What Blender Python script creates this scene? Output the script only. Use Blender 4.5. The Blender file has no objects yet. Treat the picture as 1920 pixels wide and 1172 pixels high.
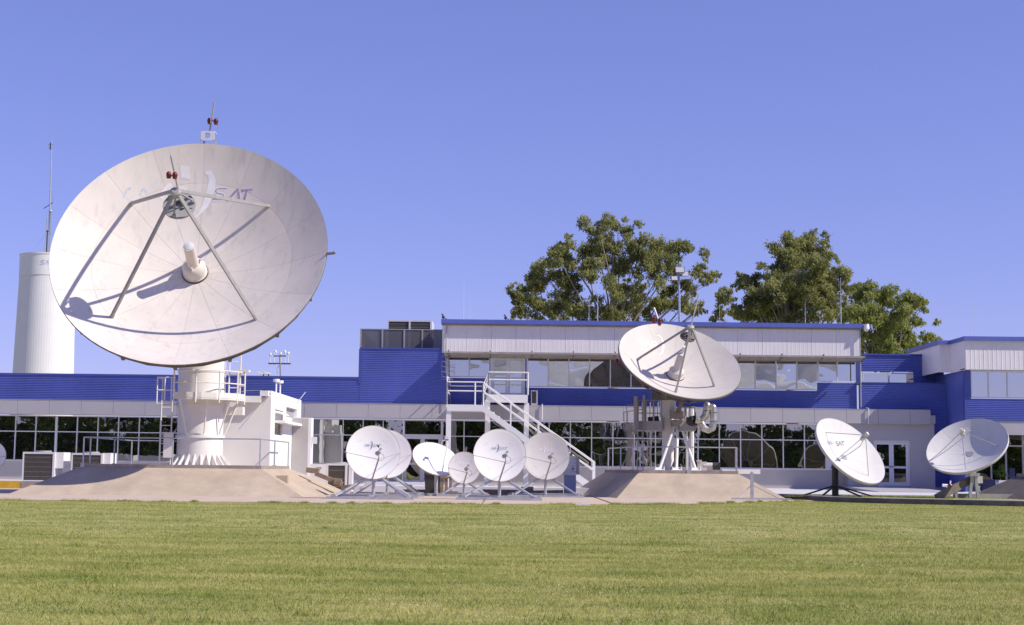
import bpy, math, random
import numpy as np
from mathutils import Vector, Matrix
random.seed(7); RNG = np.random.default_rng(7)
S = bpy.context.scene; COL = S.collection
pi = math.pi; rad = math.radians

# ------------------------------------------------------------------ camera, sky, sun
EYE = 1.1; FPX = 2792.0; PITCH = math.atan((878-586)/FPX); ROLL = 0.0115
cam_d = bpy.data.cameras.new('camera'); cam = bpy.data.objects.new('camera', cam_d); COL.objects.link(cam)
cam_d.sensor_width = 36; cam_d.lens = FPX/1920*36; cam_d.clip_start = 0.1; cam_d.clip_end = 40000
cam.matrix_world = Matrix.Translation((0, 0, EYE)) @ Matrix.Rotation(pi/2+PITCH, 4, 'X') @ Matrix.Rotation(ROLL, 4, 'Z')
S.camera = cam
SUN = Vector((0.701, -0.236, 0.673)).normalized()
w = bpy.data.worlds.new('World'); S.world = w; w.use_nodes = True
nt = w.node_tree; nt.nodes.clear()
sky = nt.nodes.new('ShaderNodeTexSky'); sky.sky_type = 'NISHITA'; sky.sun_disc = False
sky.sun_elevation = math.asin(SUN.z); sky.sun_rotation = math.atan2(SUN.x, SUN.y)
sky.altitude = 100; sky.air_density = 1.0; sky.dust_density = 0.15; sky.ozone_density = 2.5
tint = nt.nodes.new('ShaderNodeMix'); tint.data_type = 'RGBA'; tint.blend_type = 'MULTIPLY'; tint.inputs[0].default_value = 1
tint.inputs[7].default_value = (1.09, 1.02, 1.84, 1)
bg = nt.nodes.new('ShaderNodeBackground'); bg.inputs[1].default_value = 0.13
out = nt.nodes.new('ShaderNodeOutputWorld')
gam = nt.nodes.new('ShaderNodeGamma'); gam.inputs[1].default_value = 0.70
nt.links.new(sky.outputs[0], gam.inputs[0]); nt.links.new(gam.outputs[0], tint.inputs[6]); nt.links.new(tint.outputs[2], bg.inputs[0]); nt.links.new(bg.outputs[0], out.inputs[0])
sl = bpy.data.lights.new('sun', 'SUN'); sl.energy = 4.8; sl.angle = rad(0.53); sl.color = (1, 0.94, 0.83)
so = bpy.data.objects.new('sun', sl); COL.objects.link(so); so.location = SUN*60
so.rotation_euler = SUN.to_track_quat('Z', 'Y').to_euler()
S.view_settings.view_transform = 'Standard'; S.view_settings.look = 'None'
S.view_settings.exposure = 0.05; S.view_settings.gamma = 1
S.cycles.max_bounces = 8; S.cycles.diffuse_bounces = 4; S.cycles.glossy_bounces = 4; S.cycles.transparent_max_bounces = 12

# ------------------------------------------------------------------ pixel -> place (photo pixels, a depth from what the thing touches)
_f = Vector((0, math.cos(PITCH), math.sin(PITCH))); _u0 = Vector((0, -math.sin(PITCH), math.cos(PITCH))); _r0 = Vector((1, 0, 0))
_R = math.cos(ROLL)*_r0 + math.sin(ROLL)*_u0; _U = -math.sin(ROLL)*_r0 + math.cos(ROLL)*_u0
def ray(px, py): return _f + _R*((px-960)/FPX) - _U*((py-586)/FPX)
def at(px, py, Y):
    d = ray(px, py); return Vector((0, 0, EYE)) + d*(Y/d.y)
def gnd(px, py, z=0.0):
    d = ray(px, py); return Vector((0, 0, EYE)) + d*((z-EYE)/d.z)
def X(px, Y, py=830): return at(px, py, Y).x
def Z(px, py, Y): return at(px, py, Y).z

# ------------------------------------------------------------------ mesh building
ORG = {}
class MB:
    def __init__(s, M=None): s.v = []; s.f = []; s.M = M
    def add(s, vs, fs):
        n = len(s.v)
        s.v += [(s.M @ Vector(p)) if s.M else Vector(p) for p in vs]
        s.f += [tuple(i+n for i in f) for f in fs]; return s
    def box(s, x0, x1, y0, y1, z0, z1):
        return s.add([(x0,y0,z0),(x1,y0,z0),(x1,y1,z0),(x0,y1,z0),(x0,y0,z1),(x1,y0,z1),(x1,y1,z1),(x0,y1,z1)],
            [(0,3,2,1),(4,5,6,7),(0,1,5,4),(1,2,6,5),(2,3,7,6),(3,0,4,7)])
    def hexa(s, b, t):
        return s.add(list(b)+list(t), [(0,3,2,1),(4,5,6,7),(0,1,5,4),(1,2,6,5),(2,3,7,6),(3,0,4,7)])
    def tube(s, a, b, r, r2=None, n=8, caps=True):
        a, b = Vector(a), Vector(b); d = b-a
        if d.length < 1e-6: return s
        q = d.to_track_quat('Z', 'Y'); r2 = r if r2 is None else r2
        vs = []
        for c, rr in ((a, r), (b, r2)):
            for i in range(n):
                t = 2*pi*(i+.5)/n; vs.append(c + q @ Vector((rr*math.cos(t), rr*math.sin(t), 0)))
        fs = [(i, (i+1) % n, n+(i+1) % n, n+i) for i in range(n)]
        if caps: fs += [tuple(range(n-1, -1, -1)), tuple(range(n, 2*n))]
        return s.add(vs, fs)
    def path(s, pts, r, n=8):
        for a, b in zip(pts, pts[1:]): s.tube(a, b, r, n=n)
        return s
    def bar(s, a, b, w, h):                      # rectangular bar between two points
        a, b = Vector(a), Vector(b); d = (b-a).normalized()
        side = d.cross(Vector((0, 0, 1)))
        side = side.normalized() if side.length > 1e-3 else Vector((1, 0, 0))
        up = side.cross(d).normalized(); side *= w/2; up *= h/2
        return s.hexa([a-side-up, a+side-up, a+side+up, a-side+up], [b-side-up, b+side-up, b+side+up, b-side+up])
    def lathe(s, prof, n=32, c=(0,0,0), caps=True, a0=0, a1=2*pi):
        full = abs(a1-a0-2*pi) < 1e-6; m = n if full else n+1; vs = []
        for r, z in prof:
            for i in range(m):
                t = a0+(a1-a0)*i/n; vs.append((c[0]+r*math.cos(t), c[1]+r*math.sin(t), c[2]+z))
        fs = []
        for k in range(len(prof)-1):
            for i in range(n):
                j = (i+1) % m if full else i+1
                fs.append((k*m+i, k*m+j, (k+1)*m+j, (k+1)*m+i))
        if caps and full:
            fs.append(tuple(range(m-1, -1, -1))); fs.append(tuple((len(prof)-1)*m+i for i in range(m)))
        return s.add(vs, fs)
    def ball(s, c, r, n=10, m=6, sz=1):
        prof = [(max(1e-4, r*math.sin(pi*k/m)), -r*sz*math.cos(pi*k/m)) for k in range(m+1)]
        return s.lathe(prof, n, c, caps=False)
    def prism(s, poly, axis, a, b):              # polygon of 2D points extruded along an axis
        def p(q, t):
            return {'x': (t, q[0], q[1]), 'y': (q[0], t, q[1]), 'z': (q[0], q[1], t)}[axis]
        n = len(poly)
        return s.add([p(q, a) for q in poly]+[p(q, b) for q in poly],
            [tuple(range(n-1, -1, -1)), tuple(range(n, 2*n))]+[(i, (i+1) % n, n+(i+1) % n, n+i) for i in range(n)])
def mk(name, mb, mat, parent=None, smooth=False, org=None):
    o0 = ORG[parent.name] if parent else (Vector(org) if org else Vector((0, 0, 0)))
    me = bpy.data.meshes.new(name)
    me.from_pydata([tuple(p-o0) for p in mb.v], [], mb.f); me.update()
    import bmesh
    bm = bmesh.new(); bm.from_mesh(me); bmesh.ops.recalc_face_normals(bm, faces=bm.faces); bm.to_mesh(me); bm.free()
    me.materials.append(mat)
    if smooth:
        me.polygons.foreach_set('use_smooth', [True]*len(me.polygons))
        me.set_sharp_from_angle(angle=rad(40))
    o = bpy.data.objects.new(name, me); COL.objects.link(o)
    if parent: o.parent = parent
    else: o.location = o0
    ORG[o.name] = o0
    return o
def tag(o, label, cat, group=None, kind=None):
    if label: o['label'] = label
    if cat: o['category'] = cat
    if group: o['group'] = group
    if kind: o['kind'] = kind
    return o
def thing(name, label, cat, loc, group=None):
    o = bpy.data.objects.new(name, None); COL.objects.link(o); o.location = loc; o.empty_display_size = .2
    ORG[o.name] = Vector(loc); return tag(o, label, cat, group)
def struct(name, mb, mat, smooth=False):
    o = mk(name, mb, mat, smooth=smooth); o['kind'] = 'structure'; return o
def B(): return MB()
def Tz(x, y, z=0, rz=0): return Matrix.Translation((x, y, z)) @ Matrix.Rotation(rz, 4, 'Z')

# ------------------------------------------------------------------ materials
def mat(name, col, rough=.6, var=.10, scale=3.0, metal=0, bump=0, bscale=40, streak=0, streakcol=(.25,.22,.18), spec=.4, streakscale=(2.5,2.5,.35)):
    m = bpy.data.materials.new(name); m.use_nodes = True; n = m.node_tree.nodes; l = m.node_tree.links
    p = n['Principled BSDF']; p.inputs['Roughness'].default_value = rough; p.inputs['Metallic'].default_value = metal
    p.inputs['Specular IOR Level'].default_value = spec
    geo = n.new('ShaderNodeNewGeometry'); c = None
    nz = n.new('ShaderNodeTexNoise'); nz.inputs['Scale'].default_value = scale; nz.inputs['Detail'].default_value = 6
    nz.inputs['Roughness'].default_value = .62
    l.new(geo.outputs['Position'], nz.inputs['Vector'])
    mr = n.new('ShaderNodeMapRange'); mr.inputs[1].default_value = .3; mr.inputs[2].default_value = .7
    mr.inputs[3].default_value = 1-var; mr.inputs[4].default_value = 1+var
    l.new(nz.outputs[0], mr.inputs[0])
    mx = n.new('ShaderNodeMix'); mx.data_type = 'RGBA'; mx.blend_type = 'MULTIPLY'; mx.inputs[0].default_value = 1
    mx.inputs[6].default_value = (*col, 1); l.new(mr.outputs[0], mx.inputs[7]); last = mx.outputs[2]
    if streak:
        mp = n.new('ShaderNodeMapping'); mp.inputs['Scale'].default_value = streakscale; l.new(geo.outputs['Position'], mp.inputs[0])
        n2 = n.new('ShaderNodeTexNoise'); n2.inputs['Scale'].default_value = 2.0; n2.inputs['Detail'].default_value = 8; n2.inputs['Roughness'].default_value = .7
        l.new(mp.outputs[0], n2.inputs[0])
        r2 = n.new('ShaderNodeMapRange'); r2.inputs[1].default_value = .52; r2.inputs[2].default_value = .78; r2.inputs[4].default_value = streak
        l.new(n2.outputs[0], r2.inputs[0])
        m2 = n.new('ShaderNodeMix'); m2.data_type = 'RGBA'; l.new(r2.outputs[0], m2.inputs[0]); l.new(last, m2.inputs[6]); m2.inputs[7].default_value = (*streakcol, 1)
        last = m2.outputs[2]
    l.new(last, p.inputs['Base Color'])
    if bump:
        n3 = n.new('ShaderNodeTexNoise'); n3.inputs['Scale'].default_value = bscale; n3.inputs['Detail'].default_value = 5
        l.new(geo.outputs['Position'], n3.inputs['Vector'])
        bp = n.new('ShaderNodeBump'); bp.inputs['Strength'].default_value = bump; bp.inputs['Distance'].default_value = .02
        l.new(n3.outputs[0], bp.inputs['Height']); l.new(bp.outputs[0], p.inputs['Normal'])
    return m
def glass(name, refl, tintc, dark, wave=.004, wscale=1.2):
    m = bpy.data.materials.new(name); m.use_nodes = True; n = m.node_tree.nodes; l = m.node_tree.links
    n.remove(n['Principled BSDF']); o = n['Material Output']
    g = n.new('ShaderNodeBsdfGlossy'); g.inputs['Color'].default_value = (*tintc, 1); g.inputs['Roughness'].default_value = .004
    d = n.new('ShaderNodeBsdfDiffuse'); d.inputs['Color'].default_value = (*dark, 1)
    mx = n.new('ShaderNodeMixShader'); mx.inputs[0].default_value = refl
    geo = n.new('ShaderNodeNewGeometry'); nz = n.new('ShaderNodeTexNoise'); nz.inputs['Scale'].default_value = wscale; nz.inputs['Detail'].default_value = 1
    l.new(geo.outputs['Position'], nz.inputs['Vector'])
    bp = n.new('ShaderNodeBump'); bp.inputs['Strength'].default_value = 1; bp.inputs['Distance'].default_value = wave
    l.new(nz.outputs[0], bp.inputs['Height']); l.new(bp.outputs[0], g.inputs['Normal'])
    l.new(d.outputs[0], mx.inputs[1]); l.new(g.outputs[0], mx.inputs[2]); l.new(mx.outputs[0], o.inputs['Surface'])
    return m
def leafmat(name, c1, c2, trans=.3, scale=.8, stretch=None, mixr=.5):
    m = bpy.data.materials.new(name); m.use_nodes = True; n = m.node_tree.nodes; l = m.node_tree.links
    n.remove(n['Principled BSDF']); o = n['Material Output']
    at_ = n.new('ShaderNodeAttribute'); at_.attribute_name = 'rnd'
    geo = n.new('ShaderNodeNewGeometry'); nz = n.new('ShaderNodeTexNoise'); nz.inputs['Scale'].default_value = scale; nz.inputs['Detail'].default_value = 4
    if stretch:
        mpp = n.new('ShaderNodeMapping'); mpp.inputs['Scale'].default_value = stretch; mpp.inputs['Rotation'].default_value = (0,0,.25); l.new(geo.outputs['Position'], mpp.inputs[0]); l.new(mpp.outputs[0], nz.inputs['Vector']); nz.inputs['Detail'].default_value = 7; nz.inputs['Roughness'].default_value = .68
    else: l.new(geo.outputs['Position'], nz.inputs['Vector'])
    ad = n.new('ShaderNodeMath'); ad.operation = 'MULTIPLY_ADD'; ad.inputs[1].default_value = mixr
    l.new(at_.outputs['Fac'], ad.inputs[0]); 
    mr = n.new('ShaderNodeMapRange'); mr.inputs[1].default_value = .3; mr.inputs[2].default_value = .7; mr.inputs[4].default_value = .85 if stretch else .6; mr.inputs[3].default_value = -.28 if stretch else -.1
    l.new(nz.outputs[0], mr.inputs[0]); l.new(mr.outputs[0], ad.inputs[2])
    mx = n.new('ShaderNodeMix'); mx.data_type = 'RGBA'; mx.clamp_factor = True; l.new(ad.outputs[0], mx.inputs[0])
    mx.inputs[6].default_value = (*c1, 1); mx.inputs[7].default_value = (*c2, 1)
    d = n.new('ShaderNodeBsdfDiffuse'); t = n.new('ShaderNodeBsdfTranslucent'); ms = n.new('ShaderNodeMixShader'); ms.inputs[0].default_value = trans
    l.new(mx.outputs[2], d.inputs[0]); l.new(mx.outputs[2], t.inputs[0]); l.new(d.outputs[0], ms.inputs[1]); l.new(t.outputs[0], ms.inputs[2])
    l.new(ms.outputs[0], o.inputs['Surface']); return m
M = {}
M['blue'] = mat('blue_cladding', (.11,.145,.48), .5, .12, .6, streak=.22, streakcol=(.20,.24,.50))
M['bluecap'] = mat('blue_flashing', (.065,.085,.32), .4, .06, 1)
M['fascia'] = mat('grey_panel', (.44,.415,.43), .55, .04, .7, streak=.18, streakcol=(.3,.28,.28))
M['plaster'] = mat('grey_plaster', (.47,.435,.415), .8, .05, 2, bump=.05)
M['whitepanel'] = mat('white_metal_panel', (.83,.785,.79), .5, .05, .9, streak=.25, streakcol=(.42,.38,.36))
M['soffit'] = mat('weathered_soffit', (.36,.32,.29), .7, .2, 3, streak=.5)
M['alu'] = mat('white_aluminium', (.72,.70,.73), .4, .03, 2)
M['white'] = mat('white_paint', (.82,.80,.79), .55, .03, 1.5)
M['wall'] = mat('white_render', (.80,.78,.78), .85, .03, 1, bump=.06, streak=.10, streakcol=(.55,.5,.48))
M['steel'] = mat('painted_steel', (.80,.765,.74), .5, .05, 2, streak=.15, streakcol=(.55,.45,.36))
M['galv'] = mat('galvanised_steel', (.50,.51,.54), .42, .15, 6, metal=.55)
M['grey'] = mat('grey_metal', (.36,.35,.36), .5, .1, 4)
M['dark'] = mat('dark_metal', (.05,.05,.055), .5, .2, 5)
M['brownsteel'] = mat('aged_steel', (.20,.17,.145), .6, .2, 5)
M['legs'] = mat('grey_strut', (.34,.32,.31), .5, .12, 4)
M['dish'] = mat('dish_paint', (.71,.635,.58), .6, .09, .5, streak=.72, streakcol=(.47,.44,.42), streakscale=(1.6,1.6,.30))
M['dishmid'] = mat('dish_paint_cream', (.60,.545,.50), .6, .06, 1, streak=.38, streakcol=(.48,.43,.39), streakscale=(3,3,.5))
M['dishwhite'] = mat('dish_paint_white', (.84,.815,.80), .5, .02, 2)
M['dishgrey'] = mat('dish_paint_grey', (.72,.69,.68), .5, .03, 2)
M['dishold'] = mat('dish_paint_old', (.64,.61,.59), .6, .05, 2, streak=.35, streakcol=(.5,.47,.45), streakscale=(5,5,.8))
M['rim'] = mat('dish_edge', (.55,.46,.40), .6, .1, 4)
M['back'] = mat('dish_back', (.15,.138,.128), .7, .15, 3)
M['red'] = mat('red_lamp', (.16,.018,.02), .35, .1, 9)
M['concrete'] = mat('concrete', (.49,.39,.295), .9, .15, 1.3, bump=.35, bscale=22, streak=.6, streakcol=(.40,.33,.275), streakscale=(.5,.5,.5))
M['slab'] = mat('concrete_paving', (.56,.44,.34), .9, .10, .8, bump=.25, bscale=25, streak=.4, streakcol=(.42,.33,.27), streakscale=(.35,.9,1))
M['kerbc'] = mat('weathered_concrete', (.33,.28,.245), .9, .25, 4, bump=.3, bscale=30)
M['darkkerb_moundshade'] = mat('mossy_kerb_mound_shade', (.15,.125,.11), .9, .3, 3, bump=.3)  # dark kerb concrete; on the third mound it stands in for shade
M['pave'] = mat('pale_paving', (.62,.60,.64), .8, .05, .6)
M['wood'] = mat('old_timber', (.27,.20,.145), .85, .3, 5, bump=.3)
M['yellow'] = mat('yellow_paint', (.62,.38,.04), .7, .15, 4)
M['grille'] = mat('dark_grille', (.07,.062,.055), .6, .25, 10)
M['cabblue'] = mat('blue_grey_paint', (.33,.37,.52), .5, .05, 3)
M['foil'] = mat('foil_duct', (.62,.60,.57), .28, .2, 9, metal=.75, bump=.5, bscale=12)
M['navy'] = mat('navy_paint', (.03,.035,.08), .6, .1, 3)
M['txt_blue'] = mat('blue_lettering', (.13,.20,.42), .6, .15, 8)
M['txt_grey'] = mat('slate_lettering', (.22,.22,.29), .6, .15, 8)
M['txt_white'] = mat('white_lettering', (.93,.92,.97), .5, .03, 8)
M['txt_pale'] = mat('pale_blue_paint_remains', (.58,.59,.64), .7, .2, 6)
M['txt_faint'] = mat('faint_repainted_patch', (.76,.71,.70), .6, .08, 5)
M['txt_lilac'] = mat('lilac_white_paint', (.80,.765,.79), .6, .08, 3)
M['txt_purple'] = mat('faded_purple_lettering', (.40,.32,.42), .7, .35, 5)
M['txt_ghost'] = mat('faded_blue_patch', (.42,.47,.60), .7, .3, 6)
M['glow'] = glass('ground_floor_glass', .52, (.80,.80,.74), (.012,.014,.012), .006)
M['gup'] = glass('upper_floor_glass', .74, (.80,.80,.76), (.05,.05,.045), .004, .9)
M['bark'] = mat('eucalyptus_bark', (.34,.29,.24), .9, .3, 3)
M['darkbark'] = mat('dark_bark', (.10,.08,.06), .9, .3, 3)
M['leaf'] = leafmat('eucalyptus_leaves', (.135,.155,.055), (.52,.51,.20), .45)
M['leaf2'] = leafmat('bright_eucalyptus_leaves', (.155,.195,.055), (.54,.56,.19), .45)
M['leafdark'] = leafmat('dark_leaves', (.035,.06,.016), (.13,.16,.05))
M['leafpot'] = leafmat('pot_plant_leaves', (.03,.055,.015), (.10,.15,.045))
M['grass'] = leafmat('grass_blades', (.165,.235,.042), (.60,.54,.185), .3, .8, (.45,1.5,1), .42)
M['tuft'] = leafmat('tuft_blades', (.17,.25,.05), (.44,.46,.14), .3, 1.5)
M['screen'] = None

# perforated screen: dark mesh one can partly see through
m = bpy.data.materials.new('perforated_screen'); m.use_nodes = True; n_ = m.node_tree.nodes; l_ = m.node_tree.links
tr = n_.new('ShaderNodeBsdfTransparent'); mxs = n_.new('ShaderNodeMixShader'); mxs.inputs[0].default_value = .76
n_['Principled BSDF'].inputs['Base Color'].default_value = (.13,.125,.14,1); n_['Principled BSDF'].inputs['Roughness'].default_value = .6
l_.new(tr.outputs[0], mxs.inputs[1]); l_.new(n_['Principled BSDF'].outputs[0], mxs.inputs[2]); l_.new(mxs.outputs[0], n_['Material Output'].inputs['Surface']); M['screen'] = m

# lawn material: patches of green, straw streaks
m = bpy.data.materials.new('lawn_turf'); m.use_nodes = True; n_ = m.node_tree.nodes; l_ = m.node_tree.links
geo = n_.new('ShaderNodeNewGeometry'); a_ = n_.new('ShaderNodeTexNoise'); a_.inputs['Scale'].default_value = .55; a_.inputs['Detail'].default_value = 8; a_.inputs['Roughness'].default_value = .65
b_ = n_.new('ShaderNodeTexNoise'); b_.inputs['Scale'].default_value = 9; b_.inputs['Detail'].default_value = 6
l_.new(geo.outputs['Position'], a_.inputs['Vector']); l_.new(geo.outputs['Position'], b_.inputs['Vector'])
r1 = n_.new('ShaderNodeValToRGB'); r1.color_ramp.elements[0].position = .32; r1.color_ramp.elements[0].color = (.19,.225,.045,1)
r1.color_ramp.elements[1].position = .68; r1.color_ramp.elements[1].color = (.47,.41,.18,1)
l_.new(a_.outputs[0], r1.inputs[0])
mv = n_.new('ShaderNodeMix'); mv.data_type = 'RGBA'; mv.blend_type = 'MULTIPLY'; mv.inputs[0].default_value = 1
mr_ = n_.new('ShaderNodeMapRange'); mr_.inputs[1].default_value = .3; mr_.inputs[2].default_value = .7; mr_.inputs[3].default_value = .7; mr_.inputs[4].default_value = 1.25
l_.new(b_.outputs[0], mr_.inputs[0]); l_.new(r1.outputs[0], mv.inputs[6]); l_.new(mr_.outputs[0], mv.inputs[7])
pb = n_['Principled BSDF']; pb.inputs['Roughness'].default_value = 1; pb.inputs['Specular IOR Level'].default_value = .1
l_.new(mv.outputs[2], pb.inputs['Base Color']); M['turf'] = m
# ------------------------------------------------------------------ ground
ground = B(); g = 3000
ground.add([(-g,-g,-.03),(g,-g,-.03),(g,g,-.03),(-g,g,-.03)], [(0,1,2,3)]); struct('ground', ground, M['turf'])
EDGE = [gnd(*p) for p in [(-400,934),(0,938),(300,941),(600,944),(800,945),(1000,946),(1200,946),(1320,944),(1440,941),(1500,939.5)]]
lawn = B(); L0 = [(-60, -60), (60, -60), (60, 49)]
poly = [Vector((-60,-60,0)), Vector((60,-60,0)), Vector((60,48,0)), gnd(1920,949), gnd(1660,943)] + list(reversed(EDGE)) + [Vector((-60,EDGE[0].y,0))]
lawn.add(poly, [tuple(range(len(poly)))]); struct('lawn', lawn, M['turf'])
# concrete slab under the antennas, split in bays by joints
slab_root = None
bays = [(-42,-16.5),(-16.4,-6.3),(-6.22,-.9),(-.82,3.2),(3.32,12.4)]
for i, (xa, xb) in enumerate(bays):
    s = B(); top = []
    pts = [Vector((xa,0,0))]
    xs = [xa]+[e.x for e in EDGE if xa+.05 < e.x < xb-.05]+[xb]
    def ey(x):
        for a, b in zip(EDGE, EDGE[1:]):
            if a.x <= x <= b.x: return a.y+(b.y-a.y)*(x-a.x)/(b.x-a.x)
        return EDGE[0].y if x < EDGE[0].x else EDGE[-1].y+.5
    fr = [(x, ey(x)-.02) for x in xs]
    pl = fr+[(xb, 64.2), (xa, 64.2)]
    s.prism(pl, 'z', -.02, .025)
    o = struct('concrete_slab', s, M['slab'])
# pavement along the building (slightly rising to the wall) with a step, and the raised terrace on the right
pv = B(); pv.hexa([(-45,63,-.02),(9,63,-.02),(9,70.1,-.02),(-45,70.1,-.02)], [(-45,63,.30),(9,63,.30),(9,70.1,.31),(-45,70.1,.31)])
struct('pavement', pv, M['pave'])
pv = B(); pv.hexa([(9,61.5,-.02),(40,61.5,-.02),(40,70.1,-.02),(9,70.1,-.02)], [(9,61.5,.19),(40,61.5,.19),(40,70.1,.31),(9,70.1,.31)])
struct('pavement', pv, M['pave'])
KP = [gnd(1440,926,.18), gnd(1500,929,.18), gnd(1560,932,.18), gnd(1660,934.8,.18), gnd(1790,937.4,.18), gnd(1920,940,.18), gnd(2080,942.5,.18)]
ter = B(); pl = [(k.x, k.y+.1) for k in KP]+[(32, 61.6), (9.2, 61.6)]
ter.prism(pl, 'z', -.01, .155); struct('terrace', ter, M['turf'])
for a, b in zip(KP, KP[1:]):
    d = (b-a); k = B(); a2 = a+d*.004; b2 = b-d*.004; nrm = Vector((-d.y, d.x, 0)).normalized()*.16
    k.hexa([a2-Vector((0,0,.22)), b2-Vector((0,0,.22)), b2+nrm-Vector((0,0,.22)), a2+nrm-Vector((0,0,.22))], [a2, b2, b2+nrm, a2+nrm])
    struct('kerb', k, M['darkkerb_moundshade'])
    c = B(); up = Vector((0,0,.022)); off = nrm.normalized()*-.012
    c.hexa([a2+off, b2+off, b2+nrm, a2+nrm], [a2+off+up, b2+off+up, b2+nrm+up, a2+nrm+up]); struct('kerb_top', c, M['pave'])
yk = B(); yk.box(-26, X(42,62.8), 62.72, 62.98, 0.02, .34); struct('kerb', yk, M['yellow'])
yk = B(); yk.box(X(43,62.8), X(110,62.8), 62.72, 62.98, 0.02, .32); struct('kerb', yk, M['kerbc'])

# ------------------------------------------------------------------ main building
WY = 70.0; FY = 69.0; UY = 69.15; LY = 69.22
bld = thing('office_building', 'long two-storey office building with blue ribbed cladding and mirrored window bands', 'building', (0, 72, .3))
def corr(mb, x0, x1, z0, z1, Y, pitch=.083, dep=.030):     # horizontal ribs
    n = max(1, round((z1-z0)/pitch)); p = (z1-z0)/n; vs = []; fs = []
    prof = [(0,0),(.30,0),(.45,-dep),(.85,-dep),(1.0,0)]
    zs = []
    for i in range(n):
        for t, d in prof[:-1]: zs.append((z0+(i+t)*p, Y+d))
    zs.append((z1, Y))
    for z, y in zs: vs += [(x0, y, z), (x1, y, z)]
    fs = [(2*i, 2*i+1, 2*i+3, 2*i+2) for i in range(len(zs)-1)]
    mb.add(vs, fs)
    mb.box(x0, x1, Y+.03, Y+.2, z0, z1); return mb
def zf(py, px=960, Y=WY): return Z(px, py, Y)
z_fb = Z(1000, 787, FY); z_ft = Z(1000, 761, FY); z_sill = Z(1200, 876.5, WY); z_tr = Z(1200, 822, WY)
z_par = Z(340, 703, LY); z_rais = Z(750, 653, LY); z_eave = Z(1200, 602.6, UY-.22); z_sof = Z(1200, 665.5, UY)
xL = -42
x_r = X(672, LY); x_b0 = X(829, UY, 640); x_b1 = X(1614, UY, 640); x_fe = X(1745, FY, 780)
# base wall and sill
bw = B(); bw.box(xL, X(754,WY), WY+.02, WY+.3, .28, z_sill-.03); bw.box(X(831,WY), X(1592,WY), WY+.02, WY+.3, .28, z_sill-.03)
mk('base_wall', bw, M['plaster'], bld)
# ground floor windows: one part per bay, panes below it
mull = [-285,-246,-207.6,-168,-129,-90,-50,-11,27.4,65.5,102.7,143,182,220.5,259.4,299,338,377,416,455,494,533,565,584.6,604.4,642,679.5,717,755]
mull2 = [829+39.9*k for k in range(19)]
def pane(parent, x0, x1, z0, z1, Y, mt, amp=.0022):
    p = B(); ax, az = random.gauss(0, amp), random.gauss(0, amp*.6); cx, cz = (x0+x1)/2, (z0+z1)/2
    def yy(x, z): return Y+(x-cx)*ax+(z-cz)*az
    c = [(x0,z0),(x1,z0),(x1,z1),(x0,z1)]
    p.hexa([(x, yy(x,z), z) for x, z in c], [(x, yy(x,z)+.02, z) for x, z in c])
    return mk('pane', p, mt, parent)
def bay(x0, x1, z0, z1, Y, tr=None, fw=.045, mt='glow', thickl=0, amp=.0022):
    f = B(); d0, d1 = Y-.05, Y+.05
    f.box(x0, x0+fw+thickl, d0, d1, z0, z1)
    f.box(x0+fw+thickl, x1, d0+.004, d1, z0, z0+fw); f.box(x0+fw+thickl, x1, d0+.004, d1, z1-fw, z1)
    if tr: f.box(x0+fw+thickl, x1, d0+.004, d1, tr-fw/2, tr+fw/2)
    wdw = mk('window', f, M['alu'], bld)
    xa = x0+fw+thickl
    if tr:
        pane(wdw, xa, x1, z0+fw, tr-fw/2, Y, M[mt], amp); pane(wdw, xa, x1, tr+fw/2, z1-fw, Y, M[mt], amp)
    else: pane(wdw, xa, x1, z0+fw, z1-fw, Y, M[mt], amp)
    return wdw
for ml in (mull, mull2):
    for a, b in zip(ml, ml[1:]):
        bay(X(a,WY), X(b,WY), z_sill, z_fb-.03, WY, z_tr, thickl=.06 if a in (102.7,) else 0)
e = B(); e.box(X(1547.2,WY), X(1560,WY), WY-.05, WY+.05, z_sill, z_fb-.02); mk('window_jamb', e, M['alu'], bld)
e = B(); e.box(X(1560,WY)+.002, X(1592,WY), WY+.0, WY+.2, z_sill-.03, z_fb-.01); mk('wall', e, M['plaster'], bld)
sl_ = B(); sl_.box(xL, X(753,WY), WY-.09, WY+.1, z_sill-.03, z_sill-.002); sl_.box(X(831,WY), X(1560,WY), WY-.09, WY+.1, z_sill-.03, z_sill-.002); mk('sill', sl_, M['alu'], bld)
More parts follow.
